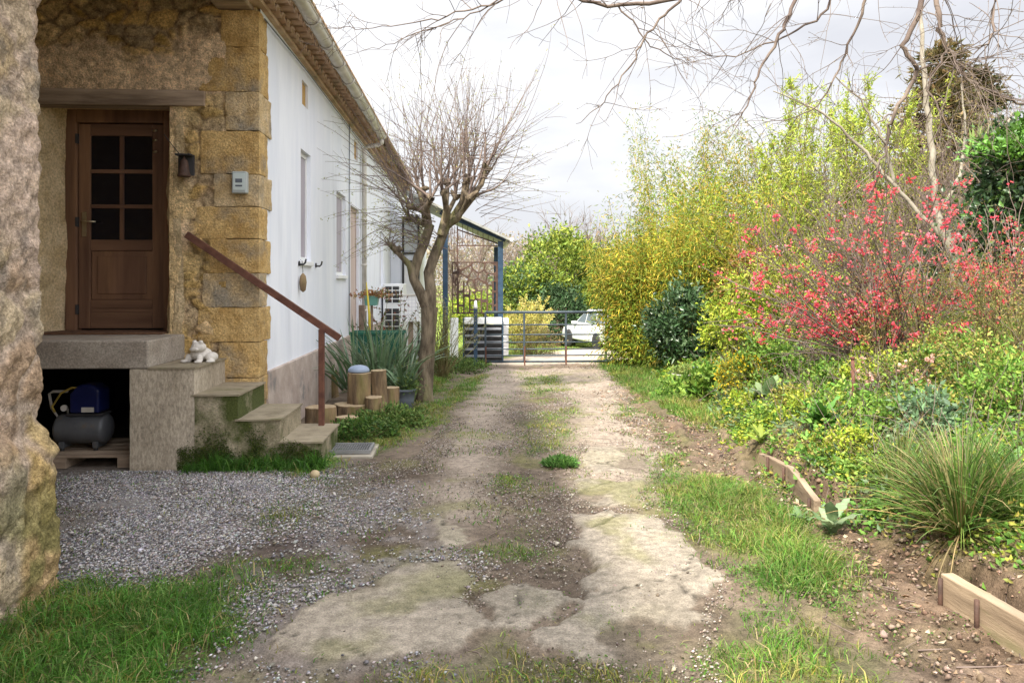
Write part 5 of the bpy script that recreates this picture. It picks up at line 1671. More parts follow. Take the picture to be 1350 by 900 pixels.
for k in range(46):   # arching greenish shoots towards the house
    e = W_(560 + g.normal(0, 10), 300 + g.normal(0, 14), g.normal(0, .15))
    pts, d = wander(e, (-g.uniform(.5, 1.0), g.normal(0, .6), g.uniform(.1, .9)), g.uniform(.6, 1.5), 10, .11, -.07, g)
    tw.append((pts, np.linspace(.005, .0015, len(pts))))
    for j in range(16): bud.append(pts[g.integers(2, 11)] + g.normal(0, .02, 3))
for k in range(22):   # drooping shoots on the right
    e = W_(630 + g.normal(0, 8), 265 + g.normal(0, 14), g.normal(0, .15))
    pts, d = wander(e, (g.uniform(.5, 1.0), g.normal(0, .5), g.uniform(-.1, .5)), g.uniform(.5, 1.25), 9, .05, -.015, g)
    tw.append((pts, np.linspace(.0045, .0015, len(pts))))
    for j in range(4): bud.append(pts[g.integers(4, 10)])
for k in range(40):
    e = heads[g.integers(0, len(heads))]
    pts, d = wander(e + g.normal(0, .05, 3), g.normal(0, 1, 3), g.uniform(.15, .4), 5, .25, 0, g)
    tw.append((pts, np.linspace(.006, .002, len(pts))))
for k in range(14):
    pts, d = wander(W_(516, 324, -.14) + g.normal(0, .02, 3), g.normal(0, .6, 3) + np.array([-.3, 0, .6]), g.uniform(.08, .3), 4, .2, 0, g)
    tw.append((pts, np.linspace(.008, .003, len(pts))))
v, f = tubes_np(tw, 4)
link('twigs', npmesh('twigs', v, f, None, True), M['twig'], t, local=True)
bud = np.array(bud); n = len(bud)
v, f, c = leaf_np(np.repeat(bud, 2, 0) + g.normal(0, .012, (n * 2, 3)), g.normal(0, 1, (n * 2, 3)) + np.array([0, 0, .8]), g.uniform(.015, .035, n * 2), g.uniform(.008, .014, n * 2), pick([(.30, .30, .08), (.36, .34, .12), (.22, .25, .06)], n * 2, g), g=g)
link('buds', npmesh('buds', v, f, c), M['leaf'], t, local=True)

# pale broom like shrub behind the tree
q = at(585, 12.8)
stems_plant('broom_shrub', q, 'pale upright twiggy shrub right behind the pollarded tree', 'shrub', 60, 1.45, .28, [(.26, .26, .12), (.20, .22, .09), (.32, .30, .16)], .035, 40, lw=.3, r0=.008)
q = at(590, 13.6)
shrub('low_evergreen', at(600, 13.9), (.55, .4, .16), 'low dark green spreading plant at the foot of the gate post', 'plant', 1800, .05, .5, [(.05, .09, .02), (.09, .15, .03), (.13, .2, .05)], 3, lift=.6)
for (px_, py_, w_, h_, sd, lab, pal_) in (
        (425, 523, .22, .30, 31, 'leafy green weeds against the stone plinth behind the handrail post', [(.07, .16, .02), (.12, .24, .04), (.16, .28, .05)]),
        (478, 578, .34, .15, 32, 'dark green weeds around the logs and lowest step', [(.05, .12, .025), (.09, .17, .03), (.13, .2, .05)]),
        (520, 560, .42, .12, 33, 'green weeds spreading on the verge below the plant pot', [(.08, .15, .03), (.13, .21, .05), (.2, .25, .07)]),
        (353, 527, .09, .13, 34, 'small green weed growing at the plinth above the steps', [(.08, .18, .03), (.13, .25, .05)]),
        (380, 522, .07, .12, 35, 'second little green weed at the plinth further from the steps', [(.08, .18, .03), (.13, .25, .05)])):
    q = gpt(px_, py_)
    shrub('wall_weeds', q, (w_, w_ * .7, h_), lab, 'weeds', int(2600 * w_ / .35), .04, .55, pal_, sd, lift=.45, nclump=40)

# --- bamboo ------------------------------------------------------------------
g = np.random.default_rng(33)
bb_ = at(905, 14.6)
t = thing('bamboo_clump', bb_, 'large yellow green bamboo clump at the right end of the gate', 'bamboo')
its, LC, LD, LCOL = [], [], [], []
BP = [(.42, .34, .03), (.35, .32, .03), (.48, .35, .04), (.27, .29, .03), (.44, .31, .05)]
BG = [(.19, .27, .03), (.13, .21, .025), (.25, .32, .04)]
for k in range(360):
    a = g.uniform(0, 2 * PI); r = np.sqrt(g.random())
    ox, oy = math.cos(a) * r * 1.35, math.sin(a) * r * 1.2
    plume = k % 7 == 0
    H = g.uniform(3.3, 4.15) * (1 - .1 * r) if plume else g.uniform(2.1, 3.15) * (1 - .12 * r)
    H *= .92
    if ox < -.5: H *= .9
    lean = np.array([ox * .16 + g.normal(0, .07), oy * .14 + g.normal(0, .07), 1])
    pts, d = wander((ox, oy, -.1), lean, H, 12, .03, -.012 * g.random(), g)
    its.append((pts, np.linspace(.013, .004, len(pts))))
    nl = g.integers(340, 480) if k % 7 else 260
    u_ = np.clip(g.choice([5, 6, 7, 8, 9, 10, 11, 11.7], nl) + g.normal(0, .12, nl), .6, 11.9) if plume else g.uniform(.6, 11.9, nl)
    i_ = u_.astype(int)
    base = pts[i_] + (pts[np.minimum(i_ + 1, 12)] - pts[i_]) * (u_ - i_)[:, None]
    sp_ = .15 * (1.2 - .5 * u_ / 12) if plume else .22 * (1 - .5 * u_ / 12)
    clump_ = g.normal(0, 1, (18, 3)); w = g.integers(0, 18, nl)
    off = clump_[w] * sp_[:, None] + g.normal(0, .045, (nl, 3))
    LC.append(base + off); LD.append(off * 2.5 + g.normal(0, .4, (nl, 3)) + np.array([0, 0, -.3]))
    hfr = base[:, 2] / 3.6
    c1, c2 = pick(BP, nl, g), pick(BG, nl, g)
    mixg = (g.random(nl) < np.clip(.8 - hfr * .8, .18, .85) + (.5 if plume else 0))[:, None]
    LCOL.append(np.where(mixg, c2, c1) * (1 + np.clip(g.normal(0, .24), -.5, .5)))
v, f = tubes_np(its, 5); link('canes', npmesh('canes', v, f, None, True), M['cane'], t, local=True)
LC = np.concatenate(LC); n = len(LC)
v, f, c = leaf_np(LC, np.concatenate(LD), g.uniform(.045, .14, n), g.uniform(.010, .023, n), np.clip(np.concatenate(LCOL), .01, .7), g=g)
link('foliage', npmesh('foliage', v, f, c), M['leaf'], t, local=True)
# second looser stand behind it to the right
bq = at(1000, 16.8)
t = thing('bamboo_clump', bq, 'looser taller bamboo stand with feathery tips behind the yellow clump', 'bamboo')
its, LC, LD, LCOL = [], [], [], []
for k in range(95):
    ox, oy = g.uniform(-2.3, 2.4), g.uniform(-.7, .9)
    H = g.uniform(3.2, 4.9)
    pts, d = wander((ox, oy, -.1), (g.normal(0, .06), g.normal(0, .06), 1), H, 12, .03, -.01 * g.random(), g)
    its.append((pts, np.linspace(.012, .003, len(pts))))
    nl = g.integers(300, 430)
    u_ = np.where(g.random(nl) < .5, g.uniform(1, 11.9, nl), np.clip(g.choice([6, 7, 8, 9, 10, 11, 11.6], nl) + g.normal(0, .1, nl), 1, 11.9)); i_ = u_.astype(int)
    base = pts[i_] + (pts[np.minimum(i_ + 1, 12)] - pts[i_]) * (u_ - i_)[:, None]
    cl_ = g.normal(0, 1, (12, 3)); w = g.integers(0, 12, nl)
    off = cl_[w] * .14 + g.normal(0, .05, (nl, 3))
    LC.append(base + off); LD.append(off * 2.5 + g.normal(0, .4, (nl, 3)) + np.array([0, 0, -.3])); LCOL.append(pick(BG + BG + BP, nl, g) * .85)
v, f = tubes_np(its, 5); link('canes', npmesh('canes', v, f, None, True), M['cane'], t, local=True)
LC = np.concatenate(LC); n = len(LC)
v, f, c = leaf_np(LC, np.concatenate(LD), g.uniform(.07, .14, n), g.uniform(.014, .023, n), np.concatenate(LCOL), g=g)
link('foliage', npmesh('foliage', v, f, c), M['leaf'], t, local=True)

# --- shrubs in the bed --------------------------------------------------------
DK = [(.028, .062, .022), (.045, .09, .035), (.06, .115, .045), (.09, .14, .065)]
LM = [(.26, .34, .03), (.34, .40, .04), (.19, .28, .03), (.40, .42, .06)]
GN = [(.08, .17, .025), (.13, .25, .035), (.18, .31, .05), (.24, .34, .06)]
OL = [(.22, .23, .05), (.30, .28, .06), (.17, .19, .04), (.36, .30, .09)]
shrub('laurel_bush', at(903, 12.6), (.60, .5, .66), 'dark glossy evergreen bush in front of the bamboo', 'bush', 4200, .10, .5, DK, 51, m=M['leaf_gloss'], lift=.95)
shrub('lime_bush', at(970, 11.6), (.50, .5, .70), 'bright lime green leafy bush right of the dark evergreen bush', 'bush', 4200, .06, .5, LM, 52, lift=.85)
shrub('copper_bush', at(985, 12.9), (.5, .4, .75), 'copper orange leaved bush between bamboo and red flowering shrub', 'bush', 2600, .06, .5, [(.36, .17, .05), (.30, .22, .05), (.42, .22, .08), (.22, .20, .04)], 53, lift=1.35)
shrub('green_bush', at(1040, 11.2), (.8, .5, .8), 'olive green bush standing behind the red flowering shrub', 'bush', 6000, .05, .5, OL + LM, 54, lift=.9)
shrub('yellow_flower_bush', at(985, 8.7), (.27, .26, .27), 'rounded low bush covered in small yellow flowers', 'bush', 2600, .035, .55, [(.20, .24, .04), (.14, .19, .03)], 55, lift=.8,
      flowers=(1500, [(.62, .46, .02), (.70, .52, .04), (.55, .42, .03)], .028, M['petal']))
shrub('leafy_bush', at(1012, 8.6), (.34, .3, .34), 'fresh green leafy bush just right of the yellow flowered bush', 'bush', 3200, .045, .6, GN, 56, lift=.75)
shrub('leafy_perennial', at(935, 9.6), (.28, .26, .22), 'mid green broad leaved plant right of the metal basin', 'plant', 900, .10, .55, GN, 57, lift=.6)
shrub('leafy_perennial', at(895, 10.2), (.3, .26, .14), 'low green plant left of the metal basin by the grass', 'plant', 900, .07, .5, GN, 58, lift=.6)
shrub('leafy_perennial', at(985, 7.9), (.26, .24, .13), 'low yellow green plant at the foot of the yellow flowered bush', 'plant', 900, .045, .6, LM, 59, lift=.5)
q = at(1012, 9.4)
t = thing('yucca', q, 'dark sword leaved plant behind the fresh green bush', 'yucca')
sword_leaves(t, 46, .45, .8, .04, .7, [(.10, .14, .06), (.15, .19, .08), (.2, .22, .1)], .5, base_r=.05)

# big woolly leaves
def rosette(px, py, n, L_, w, label, pal, seed, tilt=.75, lift=0., xy=None, name='rosette_plant', cat='plant', mat_=None):
    g = np.random.default_rng(seed)
    q = gpt(px, py) if xy is None else Vector((*xy, float(hz(*xy))))
    t = thing(name, q, label, cat)
    V, F, C = [], [], []; b = 0
    for k in range(n):
        a = k * 2.4 + g.normal(0, .25); tl = tilt * g.uniform(.35, 1.35) * (.4 + .6 * (1 - k / n))
        l = L_ * g.uniform(.65, 1.1); c = pick(pal, 1, g)[0]
        s = np.array([-math.sin(a), math.cos(a), 0])
        m_ = 7
        p_ = np.array([0, 0, lift * k / n]); d = np.array([math.cos(a) * math.sin(tl), math.sin(a) * math.sin(tl), math.cos(tl)])
        for j in range(m_ + 1):
            ww = w * math.sin(PI * min(.97, .12 + .86 * j / m_)) ** .8 * .5
            nrm = np.cross(s, d); rip = .1 * w * math.sin(j * 2.5 + k)
            V += [p_ - s * ww - nrm * (-.25 * ww + rip), p_.copy(), p_ + s * ww + nrm * (.25 * ww + rip)]
            C += [c, c * 1.18, c]
            d = d + np.array([math.cos(a), math.sin(a), -.9]) * .09; d /= np.linalg.norm(d); p_ = p_ + d * l / m_
        for j in range(m_):
            i_ = b + 3 * j
            F += [(i_, i_ + 1, i_ + 4, i_ + 3), (i_ + 1, i_ + 2, i_ + 5, i_ + 4)]
        b += 3 * (m_ + 1)
    link('leaves', npmesh('leaves', np.array(V), np.array(F), np.array(C), True), mat_ or M['leaf'], t, local=True)
GREY = [(.16, .24, .11), (.22, .30, .16), (.13, .2, .09)]
rosette(1098, 706, 9, .18, .075, 'grey green woolly leaved plant at the near end of the middle edging board', GREY, 1, .9, lift=.12, name='mullein')
rosette(0, 0, 9, .30, .15, 'large silver green mullein leaves under the red flowering shrub', GREY, 2, .6, lift=.1, xy=tuple(at(1012, 7.9)[:2]), name='mullein')
rosette(1055, 690, 7, .11, .05, 'small grey green rosette below the middle edging board', GREY, 9, .9, lift=.05, name='mullein')
rosette(1085, 572, 22, .26, .085, 'dark green glossy leaved rosette behind the edging boards', [(.05, .14, .02), (.08, .19, .03)], 3, .8, lift=.12, mat_=M['leaf_gloss'])
rosette(1003, 583, 12, .17, .05, 'bright yellow green leaf tuft at the far end of the edging boards', [(.20, .27, .04), (.15, .23, .04)], 4, 1.0, lift=.05)
rosette(1335, 640, 9, .28, .06, 'upright broad green leaves at the right edge beside the grass tussock', [(.10, .2, .06), (.14, .26, .08)], 5, .45)
rosette(1145, 590, 12, .18, .08, 'mid green broad leaved plant in the middle of the bed', GN[:3], 6, .8, lift=.1)
rosette(1250, 560, 12, .18, .07, 'blue green leaved plant behind the grass tussock', [(.10, .17, .10), (.14, .22, .13)], 7, .7, lift=.1)

gb = np.random.default_rng(411)
BANKP = [
    (1095, 7.6, .22, .20, GN, .05, 'leafy green clump between the two metal stakes'), (1145, 7.3, .26, .24, LM, .04, 'yellow green clump right of the rusty stake'),
    (1075, 6.6, .22, .15, LM, .035, 'low lime clump behind the farthest edging board'), (1110, 6.1, .24, .18, GN, .045, 'fresh green clump behind the middle edging board'),
    (1210, 6.6, .28, .24, OL + GN, .036, 'larger green clump in front of the olive rose thicket'), (1290, 6.1, .28, .26, OL + GN, .036, 'large yellow green clump at right in front of the rose thicket'),
    (1330, 5.2, .26, .26, GN, .042, 'green clump at the right edge behind the tussock'), (1165, 5.6, .22, .17, GN, .04, 'green clump behind the small thin tussock'),
    (1225, 5.3, .22, .20, [(.13, .22, .11), (.18, .28, .15)], .05, 'blue green clump just behind the big tussock'), (1120, 5.2, .18, .14, LM, .03, 'low yellow green clump near the woolly leaved plant'),
    (1050, 7.2, .2, .14, OL, .035, 'olive clump left of the short dark stake'), (1255, 7.0, .28, .28, OL + OL + GN, .032, 'tall olive green clump among the rose stems')]
for k_, (px_, Y_, w_, h_, pal_, lf_, lab) in enumerate(BANKP):
    shrub('bank_perennial', at(px_, Y_), (w_, w_ * .9, h_), lab, 'plant', int(900 * (w_ / .22) ** 2 * (.045 / lf_) ** 1.2), lf_, .55, pal_, 500 + k_, lift=.7, nclump=36, cl=.2)

# --- grass tussock near the right edge ---------------------------------------
g = np.random.default_rng(71)
tq = gpt(1268, 700)
t = thing('grass_tussock', tq, 'big arching dark green grass tussock with straw coloured blades near the front board', 'grass tussock')
sword_leaves(t, 1100, .26, .64, .006, .62, [(.07, .14, .025), (.11, .2, .035), (.15, .23, .05), (.06, .12, .02), (.14, .2, .06), (.30, .26, .12)], .95, g, 'blades', M['leaf'], .11)
sword_leaves(t, 130, .35, .7, .005, .85, [(.36, .28, .14), (.28, .2, .09)], .9, g, 'dry_blades', M['leaf'], .12)
tq2 = gpt(1190, 650)
t = thing('grass_tussock', tq2, 'smaller thin grass tussock left of the big one', 'grass tussock')
sword_leaves(t, 220, .25, .5, .005, .55, [(.08, .13, .03), (.13, .18, .04), (.28, .24, .1)], .7, g, 'blades', M['leaf'], .08)
tq3 = gpt(1345, 690)
t = thing('grass_tussock', tq3, 'grass tussock cut off by the right edge of the photo', 'grass tussock')
sword_leaves(t, 260, .25, .55, .006, .6, [(.07, .14, .03), (.12, .2, .04)], .6, g, 'blades', M['leaf'], .10)

# --- ground cover on the bank -------------------------------------------------
g = np.random.default_rng(81)
parts_ = []
TYPES = [(LM, .028, .6, 1.0), (GN, .035, .55, 1.2), (GN, .022, .7, .8), ([(.13, .19, .10), (.17, .24, .13)], .045, .45, .8), (OL, .03, .5, 1.1), ([(.09, .2, .03), (.15, .29, .05)], .04, .6, 1.1), ([(.30, .32, .07), (.38, .37, .1)], .025, .7, .6)]
nc = 9000
cx = g.uniform(2.35, 8.5, nc); cy = g.uniform(2.6, 13.5, nc)
bx0 = bed_x(cy)
ok = (cx > bx0 + .04) & (cx < .95 * cy + 1.3) & ~((cy < 4.3) & (cx < bx0 + .10 + .3 * g.random(nc)))
ok &= (fbm(cx * 1.4, cy * 1.4, None, 3, 91) > .34)
cx, cy = cx[ok], cy[ok]
# a few creeping over the soil in front of the boards
tsel = (fbm(cx * .9, cy * .9, None, 3, 99) * 2.4 * len(TYPES) + g.normal(0, .8, len(cx))).astype(int) % len(TYPES)
for k, (pal, ls, lw, hh) in enumerate(TYPES):
    idx = np.where(tsel == k)[0]
    for i_ in idx:
        nl = g.integers(26, 64)
        sp_ = g.uniform(.06, .15); h_ = hh * g.uniform(.04, .26)
        x = cx[i_] + g.normal(0, sp_, nl); y = cy[i_] + g.normal(0, sp_, nl)
        dd = np.hypot(x - cx[i_], y - cy[i_]) / sp_
        z = hz(x, y) + h_ * np.exp(-dd ** 2 * .4) * g.uniform(.15, 1, nl)
        sc = 1 + max(0, cy[i_] - 5) * .09
        c = pick(pal, nl, g) * (1 + g.normal(0, .14))
        parts_.append(leaf_np(np.stack([x, y, z], 1), g.normal(0, 1, (nl, 3)) * [1, 1, .5] + np.array([0, 0, .35]), 1.2 * ls * sc * g.uniform(.6, 1.3, nl), 1.2 * ls * lw * sc * g.uniform(.7, 1.2, nl), np.clip(c, .01, .6), g=g))
v, f, c = merge(parts_)
tag(link('ground_cover', npmesh('ground_cover', v, f, c), M['leaf']), 'mixed low green leaves covering the garden bank', 'ground cover', kind='stuff')
# thin stems standing over the cover
its = []
for k in range(1300):
    y = g.uniform(3.6, 11); x = bed_x(y) + .3 + abs(g.normal(0, 2.0))
    if x > .8 * y + .6: continue
    p_, _ = wander((x, y, float(hz0(x, y))), (g.normal(0, .45), g.normal(0, .45), 1), g.uniform(.15, .6), 6, .16, -.02, g)
    its.append((p_, np.linspace(.0035, .0015, 7)))
v, f = tubes_np(its, 4)
tag(link('dead_stems', npmesh('dead_stems', v, f, None, True), M['twig']), 'thin dry stems standing among the bank plants', 'dry stems', kind='stuff')

# --- flowering quince -----------------------------------------------------------
def quince(base, label, nmain, seed, Lr, spread, nfl, dirb=(0, 0), leafn=6, name='flowering_quince', fcol=None, fsize=.0195, low=False):
    g = np.random.default_rng(seed)
    t = thing(name, base, label, 'shrub')
    its, tips, TD = [], [], []
    for k in range(nmain):
        a = g.uniform(0, 2 * PI); tl = np.clip(abs(g.normal(.25, spread)), 0, 1.35)
        d = np.array([math.cos(a) * math.sin(tl) + dirb[0], math.sin(a) * math.sin(tl) * .7 + dirb[1], math.cos(tl)])
        L_ = g.uniform(*Lr)
        p0 = np.array([g.normal(0, .12), g.normal(0, .10), -.05])
        pts, dd = wander(p0, d, L_, 12, .10, -.018, g)
        its.append((pts, np.linspace(.012, .003, 13)))
        tips.append(pts[5:])
        for j in range(g.integers(3, 7)):
            i_ = g.integers(3, 12)
            dirn = (pts[i_] - pts[i_ - 1]); dirn /= np.linalg.norm(dirn)
            p2, _ = wander(pts[i_], dirn + g.normal(0, .6, 3), g.uniform(.15, .6), 7, .14, -.01, g)
            its.append((p2, np.linspace(.005, .0016, 8))); tips.append(p2[2:])
    v, f = tubes_np(its, 4)
    link('branches', npmesh('branches', v, f, None, True), M['twig'], t, local=True)
    T = np.concatenate(tips); 
    w = (T[:, 2] > (.25 if not low else .05)) & (g.random(len(T)) < .9)
    T = T[w]
    # clusters of blossom
    ncl = nfl
    cc = T[g.integers(0, len(T), ncl)]
    dens = fbm(cc[:, 0] * 2.2 + seed, cc[:, 1] * 2.2, cc[:, 2] * 2.2, 3, seed)
    cc = cc[dens + g.normal(0, .04, len(cc)) > .47]
    reps = np.minimum(1 + g.geometric(.33, len(cc)), 9)
    fc = np.repeat(cc, reps, 0) + g.normal(0, .022, (reps.sum(), 3))
    nf = len(fc)
    ax = g.normal(0, 1, (nf, 3)) + np.array([0, -.5, .3]); ax /= np.linalg.norm(ax, axis=1, keepdims=True)
    ref = np.cross(ax, g.normal(0, 1, (nf, 3))); ref /= np.linalg.norm(ref, axis=1, keepdims=True); r2 = np.cross(ax, ref)
    pp = []
    fcolr = pick(fcol or [(.80, .10, .16), (.84, .19, .25), (.68, .06, .10), (.88, .32, .37), (.78, .10, .15)], nf, g, .1)
    sz = fsize * g.uniform(.7, 1.25, nf)
    for k in range(5):
        a = 2 * PI * k / 5
        d = ref * math.cos(a) + r2 * math.sin(a) + ax * .45
        pp.append(leaf_np(fc, d, sz, sz * .95, fcolr, .1, g))
    pp.append(leaf_np(fc, ax, sz * .6, sz * .4, np.tile([(.60, .42, .10)], (nf, 1)), .1, g))
    v, f, c = merge(pp); link('blossom', npmesh('blossom', v, f, c), M['petal'], t, local=True)
    nl = int(len(T) * leafn / 6)
    lc_ = T[g.integers(0, len(T), nl)] + g.normal(0, .02, (nl, 3))
    v, f, c = leaf_np(lc_, g.normal(0, 1, (nl, 3)) + np.array([0, 0, .4]), g.uniform(.015, .04, nl), g.uniform(.009, .016, nl), pick([(.18, .22, .04), (.26, .18, .06), (.14, .2, .04), (.30, .16, .07)], nl, g), g=g)
    link('young_leaves', npmesh('young_leaves', v, f, c), M['leaf'], t, local=True)
    return t


quince(at(1175, 8.4), 'large flowering quince covered in coral red blossom on the garden bank', 118, 5, (1.2, 2.5), .66, 2000, (-.36, -.08), leafn=9)
quince(at(1330, 8.9), 'red flowering quince at the right edge in front of the ivy', 45, 6, (1.1, 2.0), .4, 520, (-.12, -.05), leafn=9)
quince(at(1172, 6.7), 'small low quince with pale pink flowers in front of the red one', 14, 8, (.25, .5), .7, 60, leafn=8, fcol=[(.72, .42, .36), (.76, .5, .42)], fsize=.022, low=True, name='pink_quince')
# olive stemmed rose thicket at right
for px_, Y_, n_, h_, sd, lab in ((1225, 7.9, 60, 1.25, 1, 'olive stemmed rose thicket in front of the large quince'), (1300, 7.2, 60, 1.15, 2, 'olive stemmed rose thicket with small leaves near the right edge'),
                               (1150, 8.1, 40, 1.0, 3, 'thin stemmed rose left of the rose thickets under the quince'), (1345, 6.6, 40, 1.0, 4, 'thin rose stems cut off by the right edge')):
    stems_plant('rose_thicket', at(px_, Y_), lab, 'rose', n_, h_, .42, [(.24, .23, .05), (.18, .2, .04), (.3, .24, .08), (.30, .17, .08)], .026, 26, lw=.55, r0=.005, g=np.random.default_rng(sd), wob=.12, grav=-.03)
for px_, Y_, h_, sd, lab in ((1290, 5.2, .55, 11, 'thin dark stemmed seedling behind the grass tussock'), (1180, 5.6, .5, 12, 'thin twiggy seedling left of the tussock in the bed')):
    stems_plant('seedling', at(px_, Y_), lab, 'plant', 6, h_, .35, GN + OL, .03, 16, r0=.005, g=np.random.default_rng(sd))

# --- willow saplings behind -----------------------------------------------------
def sapling(base, H, label, seed, ns=6, pal=None, leafk=150, group='slender saplings behind the shrubs', spread=.09, leaf=.085):
    g = np.random.default_rng(seed)
    t = thing('willow_sapling', base, label, 'tree', group)
    its, LC, LD = [], [], []
    for s in range(ns):
        pts, d = wander((g.normal(0, .15), g.normal(0, .15), -.1), (g.normal(0, spread), g.normal(0, spread), 1), H * g.uniform(.75, 1.05), 14, .03, .01, g)
        its.append((pts, np.linspace(.022, .004, 15)))
        for j in range(24):
            i_ = g.integers(3, 14)
            p2, _ = wander(pts[i_], (g.normal(0, .28), g.normal(0, .28), .9), g.uniform(.4, 1.3) * (1.15 - i_ / 16), 7, .07, .03, g)
            its.append((p2, np.linspace(.007, .002, 8)))
            nl = leafk // 6
            u_ = g.integers(1, 8, nl); LC.append(p2[u_] + g.normal(0, .03, (nl, 3))); LD.append(g.normal(0, .6, (nl, 3)) + np.array([0, 0, .5]))
    v, f = tubes_np(its, 4); link('stems', npmesh('stems', v, f, None, True), M['stem'], t, local=True)
    LC = np.concatenate(LC); n = len(LC)
    v, f, c = leaf_np(LC, np.concatenate(LD), leaf * g.uniform(.4, 1.6, n), leaf * .3 * g.uniform(.8, 1.2, n), pick(pal or [(.38, .46, .06), (.45, .50, .09), (.28, .37, .05)], n, g), g=g)
    link('foliage', npmesh('foliage', v, f, c), M['leaf'], t, local=True)
SAP = [(1025, 14.6, 4.1, 'leftmost willow sapling, beside the feathery bamboo tips'), (1062, 14.0, 4.8, 'tall pale green sapling with slender upright shoots'), (1105, 14.8, 5.0, 'sapling in the middle of the row of slender trees'),
       (1145, 14.2, 4.5, 'sapling behind the pale trunked tree on its left'), (1185, 14.8, 4.4, 'rightmost sapling, left of the conifer')]
for k, (px_, Y_, H_, lab) in enumerate(SAP): sapling(at(px_, Y_), H_, lab, 100 + k)

# thicket filling the back of the bank
def thicket(base, rad, label, seed, n=160, H=2.4, m=None, leafn=10, pal=OL, leaf=.04, name='bare_thicket'):
    g = np.random.default_rng(seed)
    t = thing(name, base, label, 'thicket')
    its, LC = [], []
    for k in range(n):
        pts, d = wander((g.uniform(-rad[0], rad[0]), g.uniform(-rad[1], rad[1]), -.1), (g.normal(0, .3), g.normal(0, .3), 1), H * g.uniform(.6, 1.1), 10, .11, 0, g)
        its.append((pts, np.linspace(.010, .003, 11)))
        for j in range(6):
            i_ = g.integers(3, 10); p2, _ = wander(pts[i_], d + g.normal(0, .7, 3), g.uniform(.3, .9), 6, .14, 0, g)
            its.append((p2, np.linspace(.005, .002, 7)))
            for q_ in range(leafn): LC.append(p2[g.integers(1, 7)] + g.normal(0, .04, 3))
    v, f = tubes_np(its, 4); link('branches', npmesh('branches', v, f, None, True), m or M['twig'], t, local=True)
    LC = np.array(LC); n = len(LC)
    v, f, c = leaf_np(LC, g.normal(0, 1, (n, 3)), leaf * g.uniform(.4, 1.6, n), leaf * .5 * g.uniform(.7, 1.2, n), pick(pal, n, g), g=g)
    link('foliage', npmesh('foliage', v, f, c), M['leaf'], t, local=True)
thicket(at(1075, 12.9), (1.0, .6), 'yellow green brushy thicket behind the quince on the left', 1, 90, 2.3, pal=LM + OL, leafn=14)
thicket(at(1190, 12.6), (1.1, .6), 'brown green thicket behind the pale trunked tree', 2, 110, 2.6, leafn=8)
thicket(at(1290, 12.4), (1.2, .6), 'reddish brown twiggy thicket under the conifer', 3, 130, 2.7, leafn=3, pal=[(.25, .18, .08), (.3, .2, .12)])
thicket(at(1130, 15.6), (1.6, .6), 'tall pale twiggy thicket between the saplings and the conifer', 5, 110, 4.6, leafn=9, pal=LM + OL, leaf=.05)
thicket(at(1240, 15.2), (1.7, .6), 'tall tangled thicket of pale twigs in front of the conifers', 6, 120, 4.4, leafn=4, pal=OL + [(.3, .2, .12)])
thicket(at(1340, 14.8), (1.6, .6), 'tall brown thicket behind the ivy at the right edge', 7, 110, 4.4, leafn=5, pal=OL)
thicket(at(1380, 13.0), (1.2, .6), 'brown twiggy thicket at the right edge behind the ivy', 4, 100, 2.8, leafn=5)

# ivy covered mass at the right edge
shrub('ivy_mass', at(1380, 10.2), (.95, .6, 1.25), 'dark ivy covered mass at the right edge of the garden', 'ivy', 9000, .085, .8, DK + DK + [(.10, .19, .04)], 61, m=M['leaf_gloss'], lift=.95, nclump=60, surf=.8, cl=.2)
shrub('ivy_mass', at(1362, 9.9, 1.85), (.72, .5, .3), 'bright green ivy crown leaning over above the dark ivy', 'ivy', 2600, .08, .75, [(.08, .19, .02), (.12, .27, .04), (.06, .13, .02)], 62, m=M['leaf_gloss'], lift=1.2, nclump=14, surf=.6, cl=.24)
shrub('holly_bush', at(1260, 11.2), (.55, .4, .55), 'dark evergreen bush behind the right quince', 'bush', 3000, .07, .6, DK, 63, m=M['leaf_gloss'], lift=1.0)

